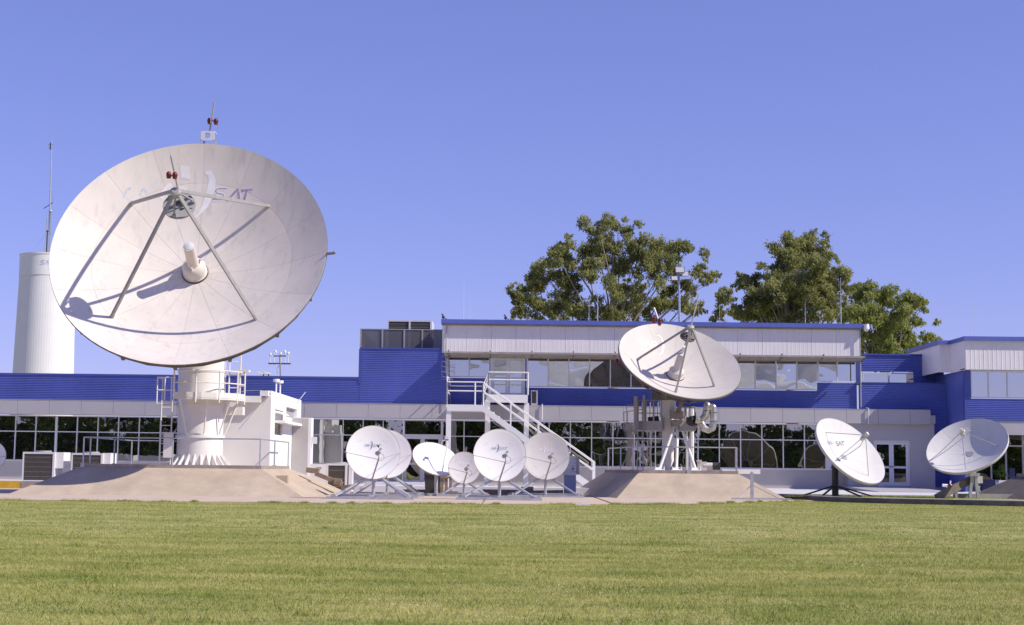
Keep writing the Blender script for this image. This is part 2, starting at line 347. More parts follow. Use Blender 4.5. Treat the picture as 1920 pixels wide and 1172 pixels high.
def double_door(parent, x0, x1, z0, z1, Y, top=None, mt='glow', rail=.42):
    fr = B(); w_ = .07
    zt = top if top else z1
    fr.box(x0, x0+w_, Y-.06, Y+.06, z0, zt); fr.box(x1-w_, x1, Y-.06, Y+.06, z0, zt); fr.box(x0+w_, x1-w_, Y-.055, Y+.06, zt-.06, zt)
    if top: fr.box(x0+w_, x1-w_, Y-.055, Y+.06, z1, z1+.09)
    d = mk('door_frame', fr, M['alu'], parent)
    if top: pane(d, x0+w_, x1-w_, z1+.09, zt-.06, Y, M[mt])
    xm = (x0+x1)/2; zt = z1-(.0 if top else .06)
    for s_, (a, b) in enumerate(((x0+w_+.005, xm-.004), (xm+.004, x1-w_-.005))):
        l = B(); st = .10; zr = z0+rail*(zt-z0)
        l.box(a, a+st, Y-.035, Y+.03, z0+.01, zt-.005); l.box(b-st, b, Y-.035, Y+.03, z0+.01, zt-.005)
        for za, zb in ((z0+.01, z0+.16), (zr-.05, zr+.05), (zt-.13, zt-.005)): l.box(a+st, b-st, Y-.032, Y+.03, za, zb)
        dl = mk('door_leaf', l, M['alu'], parent)
        pane(dl, a+st, b-st, z0+.16, zr-.05, Y, M[mt]); pane(dl, a+st, b-st, zr+.05, zt-.13, Y, M[mt])
        hd = B(); hx = b-.05 if s_ == 0 else a+.05
        hd.box(hx-.015, hx+.015, Y-.09, Y-.035, zr+.0, zr+.04); hd.box(hx-.06, hx+.06, Y-.10, Y-.075, zr+.01, zr+.035); mk('door_handle', hd, M['dark'], dl)
double_door(bld, X(756,WY), X(829,WY), .33, Z(790,818,WY), WY, top=z_fb-.03)
# grey fascia panels over the ground floor, with soffit
px_ = xL; k = 0
while px_ < x_fe-.3:
    x2 = min(px_+1.475, x_fe)
    p = B(); p.box(px_+.006, x2-.006, FY, FY+.05, z_fb, z_ft); mk('fascia_panel', p, M['fascia'], bld); px_ = x2
fb = B(); fb.box(xL, x_fe-.02, FY+.052, FY+.12, z_fb+.01, z_ft-.01); fb.box(xL, x_fe-.01, FY+.121, WY+.3, z_fb+.012, z_fb+.06); mk('soffit', fb, M['plaster'], bld)
fb = B(); fb.box(xL, x_fe-.01, FY-.01, WY-.05, z_ft+.002, z_ft+.028); mk('flashing', fb, M['fascia'], bld)
# blue ribbed walls
mk('cladding', corr(B(), xL, x_r, z_ft+.03, z_par-.1, LY), M['blue'], bld)
c = B(); c.box(xL, x_r, LY-.05, LY+.35, z_par-.1, z_par); mk('parapet_cap', c, M['bluecap'], bld)
mk('cladding', corr(B(), x_r+.01, x_b0+.2, z_ft+.03, z_rais-.06, LY-.005), M['blue'], bld)
c = B(); c.box(x_r-.03, x_b0-.01, LY-.06, LY+.3, z_rais-.06, z_rais+.02); mk('parapet_cap', c, M['bluecap'], bld)
c = B(); c.box(x_r-.06, x_r+.06, LY-.055, LY+.2, z_par-.3, z_rais-.061); mk('corner_trim', c, M['bluecap'], bld)
c = B(); c.box(x_r, x_r+.03, LY+.21, 82, z_ft, z_rais-.02); c.box(x_r, x_b0-.01, LY+.31, 82, z_rais-.12, z_rais-.08); c.box(x_b0+.12, x_b0+.2, LY+.22, WY+.1, z_ft, z_sof); mk('side_wall', c, M['blue'], bld)
c = B(); c.box(xL, x_r, LY+.36, 82, z_par-.35, z_par-.25); mk('roof', c, M['grey'], bld)
# upper storey
uw0, uw1 = X(840,WY,690), X(917,WY,690)
def uz(py, px): return Z(px, py, WY)
z_ut = uz(671.5, 1200)
zl_p = uz(707.5, 880); zl_m = uz(728.5, 1250); zl_r = uz(716.5, 1568); zl_d = uz(743, 952)
mk('cladding', corr(B(), x_b0+.21, X(918.5,WY,720), z_ft+.03, zl_p-.03, WY-.02), M['blue'], bld)
mk('cladding', corr(B(), X(918.5,WY,720)+.01, X(986.5,WY,720), z_ft+.03, zl_d-.03, WY-.02), M['blue'], bld)
mk('cladding', corr(B(), X(986.5,WY,720)+.01, X(1532.5,WY,720), z_ft+.03, zl_m-.03, WY-.02), M['blue'], bld)
mk('cladding', corr(B(), X(1532.5,WY,720)+.01, X(1606,WY,720), z_ft+.03, zl_r-.03, WY-.02), M['blue'], bld)
for a, b, zb in ((831,839.5,zl_p),(917.6,919.6,zl_p),(984.8,987.6,zl_d),(1605,1612,zl_r)):
    c = B(); c.box(X(a,WY,690), X(b,WY,690), WY-.035, WY+.1, zb-.03, z_sof+.02); mk('blue_pier', c, M['bluecap'], bld)
for ml, zb in (([840,878.5,917],zl_p), ([988+38.84*k for k in range(15)],zl_m), ([1532.8,1568.5,1604.5],zl_r)):
    for i, (a, b) in enumerate(zip(ml, ml[1:])): bay(X(a,WY,700), X(b,WY,700), zb, z_ut, WY, fw=.05, mt='gup', amp=.005)
double_door(bld, X(920,WY,700), X(984.5,WY,700), zl_d, z_ut, WY, mt='gup', rail=.42)
h_ = B(); h_.box(x_b0+.3, x_b1-.1, WY-.04, WY+.1, z_ut, z_sof+.01); mk('window_head', h_, M['alu'], bld)
# projecting white panel band: separate standing-seam panels
npan = 17; pw = (x_b1-x_b0)/npan
for i in range(npan):
    a, b = x_b0+i*pw, x_b0+(i+1)*pw; p = B(); vs = []; nr = 6; rw = (b-a)/nr
    prof = []
    for j in range(nr): prof += [(a+j*rw+.004, UY), (a+j*rw+.02, UY-.003), (a+j*rw+.04, UY-.003), (a+j*rw+.056, UY)]
    prof += [(b-.004, UY)]
    vs = [(x, y, z_sof) for x, y in prof]+[(x, y, z_eave-.2) for x, y in prof]; q = len(prof)
    p.add(vs, [(j, j+1, q+j+1, q+j) for j in range(q-1)]); p.box(a+.004, b-.004, UY+.02, UY+.06, z_sof, z_eave-.2)
    mk('cladding_panel', p, M['whitepanel'], bld)
c = B(); c.box(x_b0+.01, x_b1-.01, UY+.062, WY+.3, z_sof+.004, z_sof+.07); c.box(x_b0+.02, x_b0+.08, UY+.062, 84, z_sof+.071, z_eave-.2); c.box(x_b1-.08, x_b1-.02, UY+.062, 84, z_sof+.071, z_eave-.2)
mk('side_wall', c, M['whitepanel'], bld)
c = B(); c.box(x_b0-.05, x_b1+.06, UY-.24, 84, z_eave-.2, z_eave); mk('roof', c, M['blue'], bld)
c = B(); c.box(x_b0, x_b1, UY-.10, UY-.02, z_eave-.27, z_eave-.201); mk('gutter', c, M['soffit'], bld)
# sunshade rail under the band with brackets
sd = B(); SX0, SX1, SO = x_b0+.12, x_b1-.02, UY-.80
sd.hexa([(SX0,SO,z_sof-.06),(SX1,SO,z_sof-.06),(SX1,UY+.05,z_sof-.19),(SX0,UY+.05,z_sof-.19)], [(SX0,SO,z_sof-.03),(SX1,SO,z_sof-.03),(SX1,UY+.05,z_sof-.15),(SX0,UY+.05,z_sof-.15)])
sd.box(SX0, SX1, SO-.03, SO-.002, z_sof-.08, z_sof-.0); sd.box(SX0+.02, SX1, UY+.06, UY+.14, z_sof-.22, z_sof-.002)
sh = mk('sunshade', sd, M['soffit'], bld)
for k in range(11):
    xb = X(842+77.3*k, UY, 668); q = B(); q.hexa([(xb-.025,UY-.77,z_sof-.1),(xb+.025,UY-.77,z_sof-.1),(xb+.025,UY+.3,z_sof-.24),(xb-.025,UY+.3,z_sof-.24)],
        [(xb-.025,UY-.84,z_sof+.07),(xb+.025,UY-.84,z_sof+.07),(xb+.025,UY+.3,z_sof-.13),(xb-.025,UY+.3,z_sof-.13)]); mk('bracket', q, M['brownsteel'], sh)
# drain pipes
for pxp, pa, pb_ in ((1612.5, 612, 763), (836.5, 612, 700)):
    q = B(); q.tube((X(pxp,UY-.1,640), UY-.12 if pxp > 1000 else UY-.06, Z(pxp,pa,UY)), (X(pxp,UY-.1,640), UY-.12 if pxp > 1000 else UY-.06, Z(pxp,pb_,UY)), .03); mk('drain_pipe', q, M['grey'], bld)
for pxp in (1016.5, 1627.5):
    q = B(); q.tube((X(pxp,FY,770), FY-.08, z_ft+.06), (X(pxp,FY,770), FY-.08, z_fb-.02), .03); q.tube((X(pxp,FY,770), FY-.08, z_ft+.05), (X(pxp,FY,770), FY+.4, z_ft+.1), .03); mk('drain_pipe', q, M['alu'], bld)
# entrance portal on the right
ez_t = Z(1745, 780, FY+.02); PX0, PX1 = X(1590,FY+.3), X(1752,FY+.3)
dx0, dx1 = X(1637,FY+.4,870), X(1706,FY+.4,870); dz0, dz1 = Z(1680,911,FY+.4), Z(1680,826,FY+.4)
c = B(); c.box(PX0, dx0, FY+.27, WY+.5, .2, z_fb+.02); c.box(dx1, PX1, FY+.27, WY+.5, .2, z_fb+.02); c.box(dx0+.001, dx1-.001, FY+.27, WY+.5, dz1, z_fb+.018)
c.box(x_fe+.01, PX1-.002, FY+.06, FY+.268, z_fb+.03, Z(1750,779,FY)); mk('portal', c, M['fascia'], bld)
double_door(bld, dx0, dx1, dz0, dz1, FY+.42)
r = B(); ra, rb = X(1575,68.6,920), X(1712,68.6,920)
r.hexa([(ra+.2,69.2,.2),(rb,69.2,.2),(rb+1.0,65.6,.2),(ra+1.0,65.6,.2)], [(ra+.2,69.2,dz0-.02),(rb,69.2,dz0-.02),(rb+1.0,65.6,.27),(ra+1.0,65.6,.27)])
tag(mk('door_ramp', r, M['fascia'], org=(ra,67,.2)), 'sloping concrete ramp leading up to the glass double door', 'ramp')
# blue volume right of the portal and recessed upper wall with window strip
bx0, bx1 = X(1606.5,WY), X(1779,69.8,800); bz = Z(1700,719.5,69.8)
mk('cladding', corr(B(), bx0+.12, bx1-.06, z_ft-.25, bz, 69.82), M['blue'], bld)
mk('cladding', corr(B(), PX1+.004, bx1-.06, .45, z_ft-.252, 69.82), M['blue'], bld)
c = B(); c.box(bx1-.058, bx1, 69.77, 71.6, .3, bz+.02); c.box(bx0, bx1-.06, 69.77, 71.6, bz+.001, bz+.05); mk('corner_trim', c, M['bluecap'], bld)
UY2 = 71.6; ux0, ux1 = X(1612,UY2), X(1772,UY2); uzt = Z(1690,667,UY2)
wz0, wz1 = Z(1660,718,UY2), Z(1660,698.5,UY2); wx0, wx1 = X(1616,UY2), X(1713,UY2)
mk('cladding', corr(B(), ux0, ux1, wz1+.05, uzt, UY2), M['blue'], bld)
mk('cladding', corr(B(), wx1+.06, ux1, bz-.3, wz1+.045, UY2), M['blue'], bld)
c = B(); c.box(ux0-.02, ux1, UY2-.08, UY2+.3, uzt+.001, uzt+.08); mk('parapet_cap', c, M['bluecap'], bld)
for a, b in ((1617,1665),(1665,1712)): bay(X(a,UY2,705), X(b,UY2,705), wz0-.1, wz1, UY2, fw=.06, mt='gup', amp=.004)
# ------------------------------------------------------------------ right wing
wing = thing('office_building', 'projecting right-hand office wing with white parapet box above blue ribbed wall', 'building', (24, 70, .3))
GY = 66.9; gx0 = X(1809,GY,730); GX = 40
gz_t = Z(1860,693,GY-.5); gw0, gw1 = Z(1860,746.5,GY), Z(1860,697,GY); gz_b = Z(1860,789,GY)
mk('cladding', corr(B(), gx0, GX, gz_b, gw0-.03, GY), M['blue'], wing)
mk('cladding', corr(B(), gx0, X(1820,GY,720), gw0-.028, gz_t-.01, GY), M['blue'], wing)
BAYP = bld; bld_keep = bld; bld = wing
ml = [1820,1852,1887.5,1922,1957,1992,2027]
for a, b in zip(ml, ml[1:]): bay(X(a,GY,720), X(b,GY,720), gw0, gz_t-.03, GY, fw=.05, mt='gup', amp=.006)
bld = bld_keep
c = B(); c.box(gx0+.01, gx0+.1, GY+.21, 82, .3, gz_t); mk('side_wall', c, M['blue'], wing)
c = B(); c.box(gx0-.03, gx0+.05, GY-.035, GY+.205, gz_b, gz_t-.005); mk('corner_trim', c, M['bluecap'], wing)
# white box: front volume and stepped-back volume
ay = GY-.5; ax0 = X(1810,ay,665); az1 = Z(1860,634,ay)
for i in range(4):
    a = ax0+.02+i*3.0; p = B(); vs = []; prof = []
    nr = 15
    for j in range(nr): prof += [(a+j*.198+.004, ay), (a+j*.198+.016, ay-.008), (a+j*.198+.03, ay-.008), (a+j*.198+.042, ay)]
    prof.append((a+2.97, ay)); q = len(prof)
    p.add([(x, y, gz_t) for x, y in prof]+[(x, y, az1-.12) for x, y in prof], [(j, j+1, q+j+1, q+j) for j in range(q-1)]); p.box(a, a+2.97, ay+.02, ay+.06, gz_t, az1-.12)
    mk('cladding_panel', p, M['whitepanel'], wing)
by = 68.6; bx0_ = X(1762,by,665)
c = B(); c.box(ax0, ax0+.015, ay-.01, by, gz_t-.03, az1-.12); c.box(bx0_, ax0+.02, by, by+.06, gz_t+.0, az1-.12); c.box(bx0_, bx0_+.04, by+.061, 74, gz_t+.02, az1-.12)
c.box(ax0, GX, ay+.062, GY+.3, gz_t+.001, gz_t+.05); mk('side_wall', c, M['whitepanel'], wing)
c = B(); c.box(ax0-.08, GX, ay-.15, by-.151, az1-.12, az1+.06); c.box(bx0_-.1, GX, by-.15, 74, az1-.12, az1+.06); mk('roof', c, M['blue'], wing)
# recess below the wing: beam, back wall, entrance glazing
c = B(); c.box(X(1815,GY,800)+.8, GX, GY+.02, GY+.3, gz_b-.62, gz_b-.002); c.box(gx0+.3, GX, GY+.301, 71.2, gz_b-.35, gz_b-.3); mk('beam', c, M['fascia'], wing)
c = B(); c.box(X(1780,69.5), X(1812,69.5), 69.0, 69.6, .3, Z(1796,769,69)); mk('wall', c, M['whitepanel'], wing)
EY_ = 71.2
bld = wing
for a, b in ((1828,1856),(1856,1884),(1884,1916),(1916,1950),(1950,1985),(1985,2020),(2020,2055),(2055,2090),(2090,2125),(2125,2160)): bay(X(a,EY_,850), X(b,EY_,850), .45, gz_b-.36, EY_, Z(1880,836,EY_), fw=.08, mt='glow')
bld = bld_keep
c = B(); c.box(X(1812,EY_), X(1827.5,EY_), EY_-.05, EY_+.2, .3, gz_b-.3); c.box(X(1828,EY_), X(1950,EY_), EY_-.3, EY_-.06, .25, .449); c.box(X(1950,EY_), 40, EY_-.3, EY_-.06, .25, .449); mk('base_wall', c, M['plaster'], wing)
c = B(); c.box(X(1838,68), X(1872,68), 67.8, 68.1, .28, Z(1850,899,68)); c.box(X(1889,68), X(1899,68), 67.8, 68.1, .28, Z(1890,878,68)); tag(mk('planter_wall', c, M['navy'], org=(X(1850,68),68,.28)), 'low dark navy wall with a taller end by the wing entrance', 'wall')

# ------------------------------------------------------------------ reflector helpers
def frame(n, c):
    n = Vector(n).normalized(); x = Vector((0,0,1)).cross(n).normalized(); y = n.cross(x)
    m = Matrix((x, y, n)).transposed().to_4x4(); return Matrix.Translation(c) @ m
def sector(mb, R, dep, r0, r1, t0, t1, nr, nt_, th=.03, gap=.0):
    vs = []; 
    for side in (0, 1):
        for i in range(nr+1):
            r = r0+gap+(r1-r0-2*gap)*i/nr
            for j in range(nt_+1):
                g_ = gap/max(r, .05); t = t0+g_+(t1-t0-2*g_)*j/nt_
                vs.append((r*math.cos(t), r*math.sin(t), dep*(r/R)**2-side*th))
    q = (nr+1)*(nt_+1); fs = []
    for i in range(nr):
        for j in range(nt_):
            a = i*(nt_+1)+j; b = a+1; c_ = a+nt_+2; d = a+nt_+1
            fs += [(a, d, c_, b), (q+a, q+b, q+c_, q+d)]
    for i in range(nr):
        for j in (0, nt_):
            a = i*(nt_+1)+j; d = a+nt_+1; fs.append((a, d, q+d, q+a))
    for j in range(nt_):
        for i in (0, nr):
            a = i*(nt_+1)+j; fs.append((a, a+1, q+a+1, q+a))
    mb.add(vs, fs)
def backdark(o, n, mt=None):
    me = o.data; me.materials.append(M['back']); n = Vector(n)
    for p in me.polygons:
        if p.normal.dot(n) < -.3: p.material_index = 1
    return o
def bowl(mb, R, dep, nr=8, nt_=48, th=.02, ell=1.0):
    prof = [(R*i/nr+1e-3, dep*(i/nr)**2) for i in range(nr+1)]
    prof2 = [(R+.004, dep-.0), (R+.012, dep-.02), (R+.004, dep-.045)]+[(R*i/nr+1e-3, dep*(i/nr)**2-th) for i in range(nr-1, -1, -1)]
    mb.lathe(prof+prof2, nt_, caps=False)
GL = {'A': [[(0,0),(.52,1),(.62,1),(.92,0)]], 'R': [[(.02,0),(.2,1),(.78,1),(.88,.8),(.78,.52),(.14,.5)], [(.42,.5),(.8,0)]], '-': [[(.05,.5),(.42,.5)]],
      'S': [[(.98,1),(.34,1),(.18,.8),(.26,.55),(.74,.48),(.84,.22),(.68,0),(0,0)]], 'T': [[(.02,1),(1.02,1)], [(.55,1),(.38,0)]]}
def ribbon(mb, pts, wd, surf, off=.012, step=.12):
    P = []
    for a, b in zip(pts, pts[1:]):
        L = math.dist(a, b); n = max(1, int(L/step))
        P += [(a[0]+(b[0]-a[0])*i/n, a[1]+(b[1]-a[1])*i/n) for i in range(n)]
    P.append(pts[-1]); vs = []; N = len(P)
    for i, p in enumerate(P):
        a = P[max(0, i-1)]; b = P[min(N-1, i+1)]; d = Vector((b[0]-a[0], b[1]-a[1])).normalized(); nx, ny = -d.y, d.x
        ww = wd(i/(N-1)) if callable(wd) else wd
        for s_ in (-.5, .5):
            x, y = p[0]+nx*ww*s_, p[1]+ny*ww*s_; vs.append((x, y, surf(x, y)+off))
    mb.add(vs, [(2*i, 2*i+1, 2*i+3, 2*i+2) for i in range(N-1)])
def logo(parent, Mx, surf, u, v, h, mats, which='AR-)SAT', wt=.115):
    """AR-)SAT wordmark laid on a dish surface; mats = (AR-, swoosh, SAT)"""
    pos = {0: 0, 1: 1.05, 2: 2.02, 4: 3.25, 5: 4.25, 6: 5.3}; tw = 6.3
    for ids, mt in (((0,1,2), mats[0]), ((4,5,6), mats[2])):
        mb = MB(Mx); any_ = False
        for i in ids:
            ch = 'AR-)SAT'[i]
            if mt is None or ch not in which: continue
            if i in (5,) and which == 'AR-)': continue
            for st in GL[ch]:
                ribbon(mb, [(u+(x+pos[i]+.18*y-tw/2)*h, v+(y-.5)*h) for x, y in st], wt*h, surf, step=.25*h); any_ = True
        if any_: mk('lettering', mb, M[mt], parent)
    if mats[1]:
        mb = MB(Mx); sw = [(2.35,2.0),(2.75,2.05),(3.02,1.75),(3.1,1.2),(3.05,.6),(2.9,0),(2.68,-.5),(2.35,-.85),(2.05,-.95)]
        ribbon(mb, [(u+(x-tw/2)*h, v+(y-.5)*h) for x, y in sw], lambda t: h*(.06+.30*math.sin(pi*min(1, t*1.0))**1.0), surf, off=.014, step=.15*h); mk('swoosh', mb, M[mats[1]], parent)
# ------------------------------------------------------------------ big antenna on the left mound
def mound(name, label, top, base, zt, kerb=.12, mt='concrete'):
    r = thing(name, label, 'concrete base', ((top[0][0]+top[1][0])/2, (top[0][1]+top[2][1])/2, 0))
    b = B(); b.hexa([(*p, 0.0) for p in base], [(*p, zt) for p in top]); mk('slope', b, M[mt], r)
    cx = sum(p[0] for p in top)/4; cy = sum(p[1] for p in top)/4
    for i in range(4):
        a, b_ = Vector((*top[i], zt)), Vector((*top[(i+1) % 4], zt)); d = (b_-a).normalized(); nin = Vector((-d.y, d.x, 0)) 
        if nin.dot(Vector((cx, cy, zt))-a) < 0: nin = -nin
        k = B(); a2 = a+d*.16+nin*.03; b2 = b_-d*.02+nin*.03; up = Vector((0,0,kerb)); dn = Vector((0,0,-.05))
        k.hexa([a2+dn, b2+dn, b2+nin*.15+dn, a2+nin*.15+dn], [a2+up, b2+up, b2+nin*.15+up, a2+nin*.15+up]); mk('edge_beam', k, M['kerbc'], r)
    return r
m1t = [(-15.32,53.3),(-8.84,53.3),(-8.84,60.2),(-15.32,60.2)]; m1b = [(-17.3,51.55),(-7.05,51.55),(-6.6,62.2),(-17.3,62.2)]
md1 = mound('concrete_mound', 'wide sloped concrete mound carrying the biggest dish', m1t, m1b, .97)
nb = B(); nb.box(-8.3, -7.9, 53.2, 53.6, .4, .75); mk('block', nb, M['concrete'], md1)
def rails(label, pts, z0, h, posts, mtn='galv', two=True, closed=False):
    r = thing('guard_rail', label, 'railing', (pts[0][0], pts[0][1], z0))
    for a, b in zip(pts, pts[1:]):
        t = B(); t.tube((*a, z0+h), (*b, z0+h), .026); mk('rail', t, M[mtn], r)
        if two: t = B(); t.tube((*a, z0+h*.5), (*b, z0+h*.5), .02); mk('rail', t, M[mtn], r)
    for p in posts:
        t = B(); t.tube((*p, z0), (*p, z0+h), .028); t.box(p[0]-.07, p[0]+.07, p[1]-.07, p[1]+.07, z0, z0+.14) if random.random() < .4 else None; mk('post', t, M[mtn], r)
    return r
fl, fr_, br, bl_ = (-15.22,53.35), (-8.92,53.35), (-8.92,60.1), (-15.22,60.1)
rails('grey tubular guard rail round the top of the wide mound under the biggest dish', [br, fr_, (-12.05,53.35), fl, (-15.22,56.6), bl_, (-12.6,60.1)], .97, 1.06, [br, (-8.92,56.6), fr_, (-12.05,53.35), fl, (-15.22,54.2), (-15.22,57.5), bl_, (-12.6,60.1)], two=False)

AX, AY = X(375,57.0), 57.0
V = Vector((-11.669, 54.363, 8.097)); N1 = Vector((.0312,-.8814,.4713)).normalized(); R1 = 5.115; D1 = 1.606
ant = thing('satellite_antenna', 'huge cream satellite dish with four-legged feed support on thick white pedestal tower', 'satellite dish', (AX, AY, .97))
F1 = frame(N1, V) @ Matrix.Scale(.9636, 4)
surf1 = lambda x, y: D1*(x*x+y*y)/R1**2
rb = MB(F1); rf = .73*R1
rb.lathe([(R1-.005, D1-.03), (R1+.01, D1-.03), (R1+.012, D1-.10), (R1-.005, D1-.10)], 96, caps=False)
for rr, zz in ((rf, -.55), (R1*.97, -.30)): 
    z_ = D1*(rr/R1)**2+zz
    for i in range(32):
        t, t2 = 2*pi*i/32, 2*pi*(i+1)/32; rb.tube((rr*math.cos(t), rr*math.sin(t), z_), (rr*math.cos(t2), rr*math.sin(t2), z_), .045, n=6)
for i in range(16):
    t = 2*pi*(i+.0)/16; c_, s_ = math.cos(t), math.sin(t); pt = lambda r, z: (r*c_, r*s_, z)
    rb.tube(pt(.7,-.5), pt(rf, D1*.533-.55), .05, n=6); rb.tube(pt(rf, D1*.533-.55), pt(R1*.97, D1*.94-.30), .045, n=6)
    rb.tube(pt(.7,-.1), pt(rf*.6, D1*.19-.06), .03, n=5); rb.tube(pt(rf, D1*.533-.55), pt(rf, D1*.533-.06), .03, n=6); rb.tube(pt(rf*.55,-.42+.1), pt(rf*.75, D1*.3-.05), .025, n=6)
    rb.box(-.06+R1*.97*c_, .06+R1*.97*c_, -.06+R1*.97*s_, .06+R1*.97*s_, D1*.94-.42, D1*.94-.2)
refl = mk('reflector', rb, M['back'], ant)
T0 = 3*pi/4
for i in range(16):
    t0, t1 = T0+2*pi*i/16, T0+2*pi*(i+1)/16
    for r0, r1, nr in ((.40, rf, 6), (rf, R1, 4)):
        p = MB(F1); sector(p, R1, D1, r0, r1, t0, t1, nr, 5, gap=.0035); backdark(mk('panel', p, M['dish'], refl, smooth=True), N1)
# faded remains of the wordmark and repainted patches
h1 = .62
sx = lambda px, py: None
lg = MB(F1)
def dishuv(px, py):   # photo pixel -> dish-plane coordinates (u, v) on the big reflector
    d = ray(px, py); o = F1.inverted() @ Vector((0,0,EYE)); dd = F1.inverted().to_3x3() @ d; k = D1/R1**2
    A_ = k*(dd.x**2+dd.y**2); B_ = 2*k*(o.x*dd.x+o.y*dd.y)-dd.z; C_ = k*(o.x**2+o.y**2)-o.z; disc = max(0, B_*B_-4*A_*C_)
    t = max((-B_-math.sqrt(disc))/(2*A_), (-B_+math.sqrt(disc))/(2*A_)); return (o.x+dd.x*t, o.y+dd.y*t)
def dstroke(pts, wd, mt, nm='lettering', off=.010):
    mb = MB(F1); ribbon(mb, [dishuv(*p) for p in pts], wd, surf1, off=off, step=.08); mk(nm, mb, M[mt], refl)
dstroke([(385,326),(394,324),(398,340),(394,362),(384,387),(372,403),(362,409)], lambda t: .04+.26*math.sin(pi*min(1,t+.08))**.8 if t < .92 else .06, 'txt_lilac', 'swoosh')
for st in ([(425,354),(409,354),(404,358),(407,363),(418,365),(420,370),(414,375),(399,374)],): dstroke(st, .15, 'txt_lilac'); dstroke(st, .05, 'txt_purple', off=.013)
for st in ([(426,376),(446,355)], [(446,355),(449,378)], [(453,358),(473,356)], [(463,357),(457,377)]): dstroke(st, .17, 'txt_lilac', off=.009); dstroke(st, .10, 'txt_purple', off=.013)
for st in ([(232,371),(238,357),(246,352)], [(262,367),(270,351),(275,362)], [(288,352),(296,338)], [(248,377),(252,369)]): dstroke(st, .08, 'txt_pale')
for st in ([(300,372),(318,347),(322,357)], [(342,310),(344,335)], [(350,311),(352,337)], [(326,356),(352,354)]): dstroke(st, .20, 'txt_faint')
# hub with feed horn
hb = MB(F1); hb.lathe([(.47,.02),(.47,.12),(.44,.13),(.44,.42),(.36,.56),(.24,.62)], 32); hub = mk('feed_hub', hb, M['dish'], ant, smooth=True)
q = MB(F1); q.lathe([(.50,.03),(.50,.07),(.47,.07),(.47,.03)], 32, caps=False); mk('gasket', q, M['dark'], hub)
q = MB(F1); q.lathe([(.22,.55),(.21,1.70),(.22,1.71),(.22,1.755),(.19,1.755)], 28); mk('feed_horn', q, M['dish'], hub, smooth=True)
q = MB(F1); q.lathe([(.185,1.752),(.18,1.77),(.10,1.80),(.01,1.81)], 24, caps=False); mk('feed_window', q, M['pave'], hub, smooth=True)
q = MB(F1); q.tube((.2,.25,.56), (.33,.1,.72), .03); q.box(-.02,.02,-.34,-.21,.45,.8); mk('clamp', q, M['dish'], hub)
# four struts
apx = V+N1*4.77
def l1(x, y, z): return F1 @ Vector((x, y, z))
for i in range(4):
    t = T0+i*pi/2; ft = l1(rf*math.cos(t), rf*math.sin(t), D1*.533+.02); q = B()
    tp = l1(.12*math.cos(t), .12*math.sin(t), 4.93)
    q.bar(ft, tp, .085, .115); d = (tp-ft).normalized(); leg_ = mk('strut', q, M['legs'], ant)
    q = B(); q.tube(ft-N1*.04, ft+d*.22, .085, .06); mk('strut_foot', q, M['legs'], leg_)
q = MB(F1); q.lathe([(.16,4.78),(.20,4.84),(.20,5.02),(.12,5.06)], 12); ap = mk('apex_joint', q, M['legs'], ant)
sr = MB(F1); sr.lathe([(.01,4.0),(.3,4.02),(.5,4.08),(.585,4.13),(.585,4.19),(.25,4.19),(.24,4.14)], 40, caps=False); sub = mk('subreflector', sr, M['grey'], ant, smooth=True)
q = MB(F1)
for t in (.3, 2.4, 4.5):
    q.bar((.56*math.cos(t), .56*math.sin(t), 4.2), (.12*math.cos(t), .12*math.sin(t), 4.85), .05, .05); q.box(.5*math.cos(t)-.06, .5*math.cos(t)+.06, .5*math.sin(t)-.06, .5*math.sin(t)+.06, 4.18, 4.3)
q.bar((-.5,-.1,4.2), (.5,-.1,4.2), .05, .04); mk('bracket', q, M['legs'], sub)
def rod(parent, base, tip, b1, b2, lean):
    q = B(); base = Vector(base); tip = Vector(tip); mid = base+(tip-base)*.82
    q.bar(base, mid, .07, .05); q.tube(mid, tip, .012, .004, n=5); rd = mk('lightning_rod', q, M['legs'], parent)
    j = base+(tip-base)*.36
    q = B()
    for p in (b1, b2): q.tube(j, p-Vector((0,0,.12)), .02)
    mk('lamp_bracket', q, M['dark'], rd)
    for p in (b1, b2):
        q = B(); q.tube(p-Vector((0,0,.14)), p-Vector((0,0,.05)), .07, .085); q.ball(p, .095, sz=1.15); mk('beacon_lamp', q, M['red'], rd, smooth=True)
ya = apx.y-.1
rod(ap, at(333,352,ya), at(317.5,280,ya), at(316.5,327,ya-.1), at(328,328,ya-.15), 0)
yt = F1 @ Vector((0, R1, D1)); yb = yt.y+.15
q = B(); c0 = at(390,255,yb); zb0 = at(390,266,yb).z-.1; nh = 24; pv_ = []
for yy_ in (yb-.05, yb-.02):
    for i in range(nh):
        t = 2*pi*i/nh; cc, ss = math.cos(t), math.sin(t); m_ = max(abs(cc)/.26, abs(ss)/.18)
        pv_ += [(c0.x+cc/m_, yy_, c0.z+ss/m_), (c0.x-.01+.115*cc, yy_, c0.z+.01+.115*ss)]
fc = []
for i in range(nh):
    a, b = 2*i, 2*((i+1) % nh); n2 = 2*nh
    fc += [(a, b, b+1, a+1), (n2+a, n2+a+1, n2+b+1, n2+b), (a, n2+a, n2+b, b), (a+1, b+1, n2+b+1, n2+a+1)]
q.add(pv_, fc); q.box(c0.x-.26, c0.x+.26, yb-.018, yb+.4, c0.z+.15, c0.z+.178)
tb = mk('top_bracket', q, M['alu'], ant)
q = B()
for dx in (-.25, .25): q.bar((c0.x+dx,yb,c0.z-.15), (c0.x+dx,yb-.1,zb0-.1), .07, .07); q.bar((c0.x+dx*.9,yb+.45,c0.z-.12), (c0.x+dx*.9,yb-.0,zb0-.25), .06, .06)
mk('bracket_leg', q, M['galv'], tb)
rod(tb, at(393,248,yb+.1), at(403,180,yb+.1), at(393,226,yb+.25), at(405,227,yb), 0)
